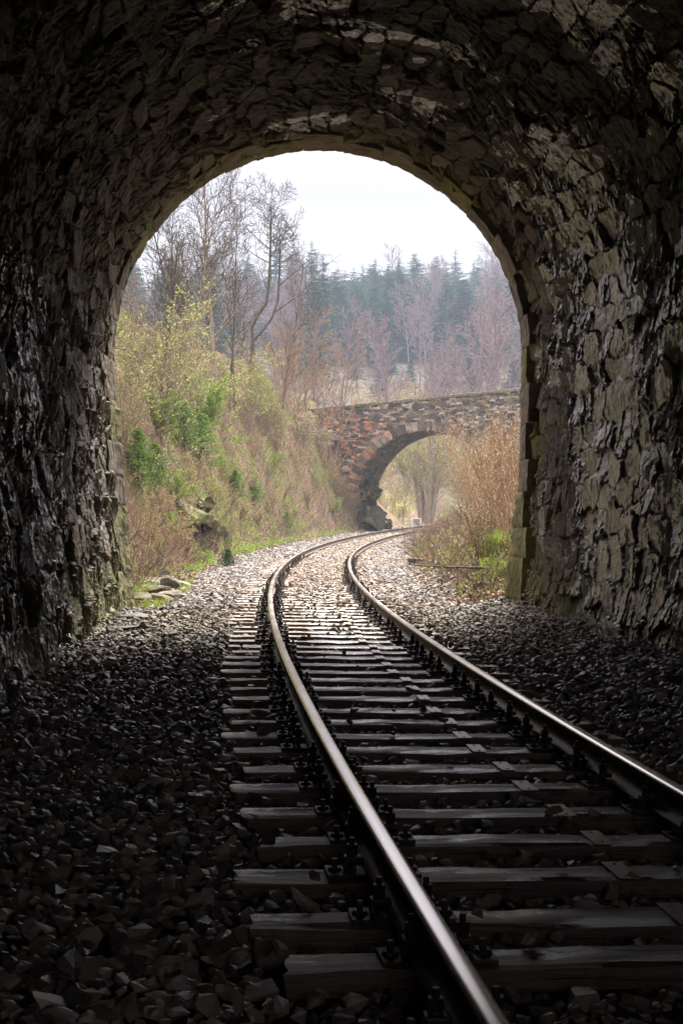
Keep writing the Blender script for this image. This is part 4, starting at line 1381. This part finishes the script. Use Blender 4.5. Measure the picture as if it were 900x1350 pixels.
def far_conifers():
    arr = []
    for i in range(5):
        me = FS[i][1]
        n = len(me.vertices); v = np.zeros(n * 3, np.float32); me.vertices.foreach_get('co', v); arr.append((v.reshape(-1, 3), 15 + (i % 3) * 2.))
    Vs = []; placed = []
    for _ in range(9000):
        if len(placed) >= 430: break
        u = rr.random()
        if u < .6: d = rr.uniform(290, 345); px = rr.uniform(90, 760)
        else: d = rr.uniform(215, 300); px = rr.uniform(415, 590) if rr.random() < .6 else rr.uniform(90, 760)
        x = px2x(px, d)
        if not spot_ok(x, d, placed, 3.2): continue
        placed.append((x, d))
        v, h0 = arr[rr.randrange(5)]; a = rr.uniform(0, 6.28); q = rr.uniform(.4, .62) if d > 290 else rr.uniform(.6, .88); w_ = q * rr.uniform(1.1, 1.7)
        R = np.array([[math.cos(a) * w_, -math.sin(a) * w_, 0], [math.sin(a) * w_, math.cos(a) * w_, 0], [0, 0, q]])
        Vs.append(v @ R.T + np.array([x, d, gz(x, d) - 1.5]))
    V = np.concatenate(Vs)
    tag(obj('conifer_wood', np_mesh('conifer_wood', V, np.arange(len(V)).reshape(-1, 3), [M['needle_far']])), 'dense blue-green conifer wood along the far hilltop', 'woodland', kind='stuff')
far_conifers()

def scrub():
    sh = [shrub(500 + i, 3.2, 9, .5, (7, 5), wig=.08, rad=.03, up=.04) for i in range(3)]
    arr = []
    for i, p_ in enumerate(sh):
        me = p_.mesh('t', M['bark_tan'], .012); n = len(me.vertices); v = np.zeros(n * 3, np.float32); me.vertices.foreach_get('co', v)
        f = np.zeros(len(me.polygons) * 4, np.int32); me.loops.foreach_get('vertex_index', f); arr.append((v.reshape(-1, 3), f.reshape(-1, 4), tip_points(p_, .3, .05, seed=i)))
        bpy.data.meshes.remove(me)
    Vs, Fs, Ps = [], [], []; base = 0
    for _ in range(170):
        d = rr.uniform(97, 165); px = rr.uniform(475, 690); x = px2x(px, d)
        if abs(x - float(cx(d))) < 3.4 and d < 120: continue
        if 535 < px < 592 and d < 125: continue
        v, f, t = arr[rr.randrange(3)]; a = rr.uniform(0, 6.28); q = rr.uniform(.6, 1.4)
        R = np.array([[math.cos(a), -math.sin(a), 0], [math.sin(a), math.cos(a), 0], [0, 0, 1]]) * q
        o = np.array([x, d, gz(x, d) - .1]); Vs.append(v @ R.T + o); Fs.append(f + base); base += len(v); Ps.append(t @ R.T + o)
    tag(obj('valley_scrub', np_mesh('valley_scrub', np.concatenate(Vs), np.concatenate(Fs), [M['bark_tan']], True)), 'tangled tan scrub on the valley floor beyond the bridge', 'scrub', kind='stuff')
    tag(obj('scrub_leaves', leaf_mesh('scrub_leaves', np.concatenate(Ps), .14, [M['leaf_spring']], 3)), 'pale yellow-green budding leaves over the scrub beyond the bridge', 'foliage', kind='stuff')
scrub()

# ------------------------------------------------------------------ ground cover of the banks
def bank_points(n, ylo, yhi, side, omin, omax, seed, power=1.0):
    rng = np.random.default_rng(seed)
    y = ylo + (yhi - ylo) * rng.uniform(0, 1, n) ** power; o = side * (omin + (omax - omin) * rng.uniform(0, 1, n) ** 1.2)
    x = cx(y) + o
    return x, y, ground_z(x, y) - .035, o

def blades(name, P, h, width, mat, seed, lean=.5, downhill=0):
    rng = np.random.default_rng(seed); n = len(P)
    a = rng.uniform(0, 6.28, n); L = h * rng.uniform(.5, 1.3, n); w = width * rng.uniform(.7, 1.4, n)
    d = np.stack([np.cos(a), np.sin(a), a * 0], 1); s = np.stack([-np.sin(a), np.cos(a), a * 0], 1)
    ln = rng.uniform(.1, lean, n)
    mid = P + d * (L * ln * .35)[:, None] + np.array([0, 0, 1.]) * (L * .62)[:, None]; mid[:, 0] += downhill * L * .25
    tip = P + d * (L * ln)[:, None] + np.array([0, 0, 1.]) * (L * (1 - .5 * ln))[:, None]; tip[:, 0] += downhill * L * .8; tip[:, 2] -= abs(downhill) * L * .35
    V = np.stack([P - s * w[:, None], P + s * w[:, None], mid + s * w[:, None] * .7, mid - s * w[:, None] * .7, tip], 1).reshape(-1, 3)
    k = np.arange(n)[:, None] * 5
    return np_mesh(name, V, [k + np.array([[0, 1, 2, 3]]), k + np.array([[3, 2, 4]])], [mat])

def cover():
    # brown grass tufts on the left bank, hanging downhill
    x, y, z, o = bank_points(26000, 21.8, 84, -1, 2.9, 9.5, 501, 1.25)
    n = fbm(x * .5, y * .5, seed=71, octv=3)
    shift = 1.1 * (1 - sstep(30, 46, y))
    k = ((n > .05) | (RNG.uniform(0, 1, len(x)) < .16)) & (-o > 2.9 + shift * .7)
    P = np.stack([x, y, z], 1)[k]
    tag(obj('dry_grass', blades('dry_grass', P, .26, .006, M['drygrass'], 1, .9, .7)), 'dry straw-coloured grass hanging down the left bank', 'grass', kind='stuff')
    # green grass patches
    x, y, z, o = bank_points(60000, 21.8, 84, -1, 2.35, 8.0, 502, 1.6)
    n = fbm(x * .4, y * .4, seed=51, octv=4)
    flat = (1 - sstep(26, 40, y)) * (z < .6)
    k = (n + .45 * flat + RNG.normal(0, .12, len(x)) > .16) & (-o > 2.4 + .3 * sstep(27, 33, y))
    P1 = np.stack([x, y, z], 1)[k]
    x, y, z, o = bank_points(22000, 22, 70, 1, 2.3, 6.5, 503, 1.3)
    n = fbm(x * .4, y * .4, seed=51, octv=4)
    k = (n + RNG.normal(0, .10, len(x)) > .15) & (o > 2.4)
    P2 = np.stack([x, y, z], 1)[k]
    tag(obj('green_grass', blades('green_grass', np.concatenate([P1, P2]), .10, .006, M['grass'], 2, .9)), 'fresh green grass in patches beside the ballast', 'grass', kind='stuff')
    # fallen leaves
    Ps = []
    for side, om, ox, n_, sd in ((-1, 2.7, 9.5, 42000, 504), (1, 2.2, 8, 34000, 505)):
        x, y, z, o = bank_points(n_, 21.7, 88, side, om, ox, sd, 1.4); Ps.append(np.stack([x, y, z + RNG.uniform(0, .05, n_)], 1))
    tag(obj('fallen_leaves', leaf_mesh('fallen_leaves', np.concatenate(Ps), .075, [M['litter']], 5, .7)), 'brown fallen leaves covering both banks', 'leaf litter', kind='stuff')
    # brambles and small twigs
    rng = np.random.default_rng(9)
    pl = Plant(9); r = random.Random(9); pl2 = Plant(10)
    for side, om, ox, n_, sd in ((-1, 3.2, 9.5, 4300, 506), (1, 2.5, 7.5, 1300, 507)):
        x, y, z, o = bank_points(n_, 22.5, 86, side, om, ox, sd, 1.2)
        for a, b_, c in zip(x, y, z):
            p = Vector((a, b_, c))
            for s_ in range(2 if side < 0 else 3):
                d = Vector((r.gauss(0, .6), r.gauss(0, .6), 1)).normalized(); q = p; L = r.uniform(.25, 1.0); plx = pl if r.random() < .55 else pl2
                for m in range(4):
                    d = (d + Vector((r.gauss(0, .18), r.gauss(0, .18), -.12))).normalized()
                    q2 = q + d * L / 4; plx.seg(q, q2, .006 * (1 - m * .2), .006 * (.8 - m * .2)); 
                    if m > 0:
                        dd = (d + Vector((r.gauss(0, .7), r.gauss(0, .7), r.gauss(0, .3)))).normalized()
                        plx.seg(q2, q2 + dd * L * .25, .004, .002)
                    q = q2
    tag(obj('brambles', pl.mesh('brambles', M['bark_rust'], .004)), 'thin brown brambles tangled over both banks', 'undergrowth', kind='stuff')
    tag(obj('dead_stems', pl2.mesh('dead_stems', M['bark'], .005)), 'grey-brown dead stems standing among the brambles', 'undergrowth', kind='stuff')
    # small green weeds
    x, y, z, o = bank_points(9000, 22, 80, -1, 2.9, 9, 508, 1.2)
    n = fbm(x * .6 + 4, y * .6, seed=72, octv=3); k = n > .02
    P = np.repeat(np.stack([x, y, z], 1)[k], 16, 0); P = P + np.random.default_rng(3).normal(0, .10, P.shape) * np.array([1, 1, .6]) + np.array([0, 0, .08])
    x, y, z, o = bank_points(2600, 22, 60, 1, 2.6, 6, 509, 1.2)
    n = fbm(x * .6 + 4, y * .6, seed=73, octv=3); k = n > .08
    Q = np.repeat(np.stack([x, y, z], 1)[k], 12, 0); Q = Q + np.random.default_rng(4).normal(0, .08, Q.shape) * np.array([1, 1, .6]) + np.array([0, 0, .06])
    tag(obj('weeds', leaf_mesh('weeds', np.concatenate([P, Q]), .055, [M['leaf_green']], 6, .6)), 'small bright green weeds scattered over the banks', 'weeds', kind='stuff')
cover()

# ------------------------------------------------------------------ rocks
def rock_mesh(seed, sx, sy, sz, mat, cuts=15, sub=3, rough=.05):
    r = random.Random(seed)
    bm = bmesh.new(); bmesh.ops.create_icosphere(bm, subdivisions=sub + 1, radius=1)
    pl = []
    for _ in range(cuts):
        n = Vector((r.gauss(0, 1), r.gauss(0, 1), r.gauss(0, 1))).normalized(); pl.append((n, r.uniform(.42, .8)))
    co = np.array([v.co[:] for v in bm.verts])
    nn = fbm(co[:, 0] * 2 + seed, co[:, 1] * 2, co[:, 2] * 2, seed=seed, octv=4)
    for v, q in zip(bm.verts, nn):
        for n, d in pl:
            t = v.co.dot(n) - d
            if t > 0: v.co -= n * t
        v.co *= 1 + rough * 2 * q
        v.co = Vector((v.co.x * sx, v.co.y * sy, v.co.z * sz))
    return bm_mesh('rock', bm, [mat])
def outcrop_mesh(seed, sx, sy, sz, mat):
    r = random.Random(seed)
    bm = bmesh.new()
    for k in range(7):
        q = bmesh.ops.create_cube(bm, size=1); vs = q['verts']; es = list({e for v in vs for e in v.link_edges})
        bmesh.ops.subdivide_edges(bm, edges=es, cuts=3, use_grid_fill=True)
        vs = list({v for v in bm.verts if not v.tag})
        M3 = Matrix.Rotation(.5 + r.uniform(-.25, .25), 3, 'Y') @ Matrix.Rotation(r.uniform(-.3, .3), 3, 'X') @ Matrix.Rotation(r.uniform(-.5, .5), 3, 'Z')
        c = Vector((r.uniform(-.5, .5) * sx, r.uniform(-.5, .5) * sy, r.uniform(-.6, .6) * sz)); s_ = Vector((sx * r.uniform(.5, 1.1), sy * r.uniform(.7, 1.3), sz * r.uniform(.3, .7)))
        co = np.array([v.co[:] for v in vs]); nn = [fbm(co[:, 0] * 1.9 + k * 7 + j * 31 + seed, co[:, 1] * 1.9, co[:, 2] * 1.9, seed=seed + j, octv=3) for j in range(3)]
        for i, v in enumerate(vs):
            p = v.co.copy(); p.x *= s_.x * (1 - .25 * p.z); p.y *= s_.y * (1 - .2 * p.z); p.z *= s_.z
            p += Vector((nn[0][i], nn[1][i], nn[2][i])) * .30 * min(s_)
            v.co = M3 @ p + c; v.tag = True
    return bm_mesh('outcrop', bm, [mat])
def rock(px, py, d, sx, sy, sz, seed, label, mat='rock', name='rock', group='loose rocks by the line', rz=0, sink=.35, onz=None):
    if name == 'rock_outcrop' and onz is None and d < 82: d = hit(px, py)
    x = px2x(px, d); z = gz(x, d) if onz is None else onz
    o = obj(name, outcrop_mesh(seed, sx * 1.3, sy * 1.2, sz * 1.6, M[mat]) if name == 'rock_outcrop' else rock_mesh(seed, sx, sy, sz, M[mat]), None, (x, d, z + sz * (1 - 2 * sink) * .6 + (.1 if name == 'rock_outcrop' else 0)))
    o.rotation_euler = (random.Random(seed).uniform(-.12, .12), random.Random(seed + 1).uniform(-.12, .12), rz)
    tag(o, label, 'rock', group); return o
# outcrop in the left bank
rock(256, 694, 38, .62, .7, .46, 601, 'large grey-green outcrop in the left bank, taller of the two', 'rock_moss', 'rock_outcrop', 'outcrops in the left bank', sink=.95)
rock(276, 706, 37.5, .34, .5, .28, 602, 'split grey outcrop leaning on the right of the taller one', 'rock_moss', 'rock_outcrop', 'outcrops in the left bank', sink=.95)
rr2 = random.Random(88)
for i, (px, py) in enumerate([(244, 684), (268, 674)]):
    q = 'low brown dark mossy pale rough small split low steep'.split()[i]
    wh = ('in the cluster left of the tall outcrop', 'above the tall outcrop', 'low below the outcrops', 'above the small paired spruces', 'well up the bank near the bridge',
          'near the left arch edge', 'in mid bank under bare twigs', 'beside the arch foot', 'under the bright young spruce', 'above the grass by the mouth')[i]
    rock(px, py, 40, rr2.uniform(.3, .45), rr2.uniform(.4, .7), rr2.uniform(.22, .32), 670 + i, f'{q} rock face showing through the bank, {wh}', 'rock_moss', 'rock_outcrop', 'outcrops in the left bank', sink=.85)
# dark rock under the bridge arch
rock(484, 662, 84, .62, 1.6, 1.15, 611, 'big dark mossy rock under the left side of the bridge arch', 'rock_shade', 'rock_outcrop', 'rocks under the bridge', sink=.45)
rock(508, 684, 88, .35, .7, .35, 612, 'smaller dark rock right of the big one under the bridge', 'rock_shade', 'rock_outcrop', 'rocks under the bridge')
rock(486, 640, 85.5, .6, 1.2, 1.1, 613, 'upper mossy rock leaning on the arch wall under the bridge', 'rock_shade', 'rock_outcrop', 'rocks under the bridge', onz=1.7)
# slabs by the left foot of the portal
sl = [(210, 26.0, .34, .30, .09, 'flat pale slab nearest the track beside the left portal foot'), (196, 25.0, .30, .28, .10, 'flat mossy slab close under the left portal edge'),
      (228, 24.4, .26, .22, .07, 'thin slab lying on the pale ballast edge'), (205, 27.6, .38, .3, .12, 'broad tilted slab behind the flat pale one'),
      (190, 28.0, .24, .3, .12, 'grey slab against the grass beside the portal'), (222, 26.6, .16, .2, .15, 'pointed brown stone among the slabs by the portal'),
      (240, 28.2, .36, .14, .05, 'long light plank-like slab on the edge of the grass'), (214, 23.6, .25, .2, .06, 'mossy slab in front of the others by the portal'),
      (186, 23.3, .22, .2, .08, 'yellow-green slab touching the left portal foot')]
for i, (px, d, a, b_, c, lab) in enumerate(sl):
    rock(px, 0, d, a * 1.25, b_ * 1.25, c * 1.2, 620 + i, lab, 'rock_moss' if i % 3 == 1 or i == 8 else 'rock', 'stone_slab', 'slabs by the left foot of the portal', rz=i * .9, sink=.05)
rock(218, 0, 29.4, .13, .13, .24, 640, 'upright dark square stone on the grass left of the ballast', 'rock_dark', 'stone_block', sink=.1)
rock(281, 0, 34, .17, .2, .13, 641, 'reddish brown stone at the ballast edge near the tiny spruce', 'rock', sink=.25)
rock(178, 0, 19.6, .42, .24, .07, 642, 'long dark slab on the ballast at the left tunnel wall', 'rock_dark', 'stone_slab', 'slabs by the left foot of the portal', sink=.1, rz=.3)
rock(165, 0, 17.6, .38, .2, .06, 643, 'second dark slab on the ballast along the left tunnel wall', 'rock_dark', 'stone_slab', 'slabs by the left foot of the portal', sink=.1, rz=.1)
# stones on the right
rr_ = [(600, 29.5, .30, .2, .10, 'pale flat stone on the right edge of the ballast'), (590, 26, .28, .16, .07, 'long pale stone in front of the right bank'),
       (622, 26.5, .2, .2, .10, 'mossy stone below the right bank'), (548, 37, .22, .3, .13, 'brown stone beside the green patch on the right'),
       (575, 33, .2, .2, .12, 'grey stone between the ballast and the dry twigs on the right'), (640, 24, .22, .16, .09, 'stone near the right foot of the portal')]
for i, (px, d, a, b_, c, lab) in enumerate(rr_):
    rock(px, 0, d, a, b_, c, 650 + i, lab, 'rock_moss' if i == 2 else 'rock', 'rock', 'stones below the right bank', rz=i * .7, sink=.25)
# fallen branch on the right bank foot
pl = Plant(71)
pl.grow((0, 0, .05), (-1, .1, .02), 1.5, .03, 0, dict(wig=.06, up=.0, nch=[4], ratio=[.3], ang=(25, 50), start=.3, seg=.2, thick=.02, tip=.3))
x = px2x(650, 25.5)
o = obj('fallen_branch', pl.mesh('branch', M['bark']), None, (x, 25.5, gz(x, 25.5) + .03)); tag(o, 'brown fallen branch lying at the foot of the right bank', 'branch')

# bright sedge clump and weeds by the right portal stones
def sedge(px, d, n, h, label, seed):
    x = px2x(px, d); z = gz(x, d) - .03; rng = np.random.default_rng(seed)
    P = np.stack([rng.normal(0, .12, n), rng.normal(0, .12, n), np.zeros(n)], 1)
    o = obj('sedge_clump', blades('sedge', P, h, .009, M['grass'], seed, 1.2), None, (x, d, z)); tag(o, label, 'plant', 'sedge clumps on the right bank')
sedge(660, 27.5, 420, .55, 'large bright green sedge clump on the right bank by the portal', 701)
sedge(652, 26, 200, .34, 'smaller sedge clump in front of the large one', 702)
sedge(672, 24.5, 220, .30, 'green clump touching the right portal foot', 703)

# white marker at the far end of the visible line
def marker():
    d = 93; x = px2x(549, d); z = gz(x, d)
    root = empty('trackside_marker', (x, d, z), -.2)
    tag(root, 'small white trackside marker box where the rails pass the bridge', 'marker')
    bm = bmesh.new()
    bm_box(bm, (0, 0, .62), (.56, .20, .07), bev=.01); bm_box(bm, (0, 0, .12), (.56, .20, .10), bev=.01)
    bm_box(bm, (-.24, 0, .37), (.08, .20, .43), bev=.01); bm_box(bm, (.24, 0, .37), (.08, .20, .43), bev=.01)
    obj('frame', bm_mesh('frame', bm, [M['white']]), root)
    bm = bmesh.new(); bm_box(bm, (0, .02, .37), (.40, .1, .43)); obj('panel', bm_mesh('panel', bm, [M['grey']]), root)
    bm = bmesh.new(); bm_box(bm, (0, 0, -.05), (.10, .10, .25)); obj('post', bm_mesh('post', bm, [M['grey']]), root)
marker()

# ------------------------------------------------------------------ haze
def haze():
    x0, x1, y0, y1, z0, z1 = -420, 420, -26, 460, -3, 78
    bm = bmesh.new(); bm_box(bm, ((x0 + x1) / 2, (y0 + y1) / 2, (z0 + z1) / 2), (x1 - x0, y1 - y0, z1 - z0))
    m = bpy.data.materials.new('haze_air'); m.use_nodes = True; N = m.node_tree.nodes; N.clear()
    o = N.new('ShaderNodeOutputMaterial'); v = N.new('ShaderNodeVolumePrincipled')
    v.inputs['Color'].default_value = (.66, .79, .98, 1); v.inputs['Density'].default_value = HAZE; v.inputs['Anisotropy'].default_value = .2
    m.node_tree.links.new(v.outputs[0], o.inputs['Volume'])
    ob = obj('haze', bm_mesh('haze', bm, [m])); ob['kind'] = 'stuff'
HAZE = .00056
haze()
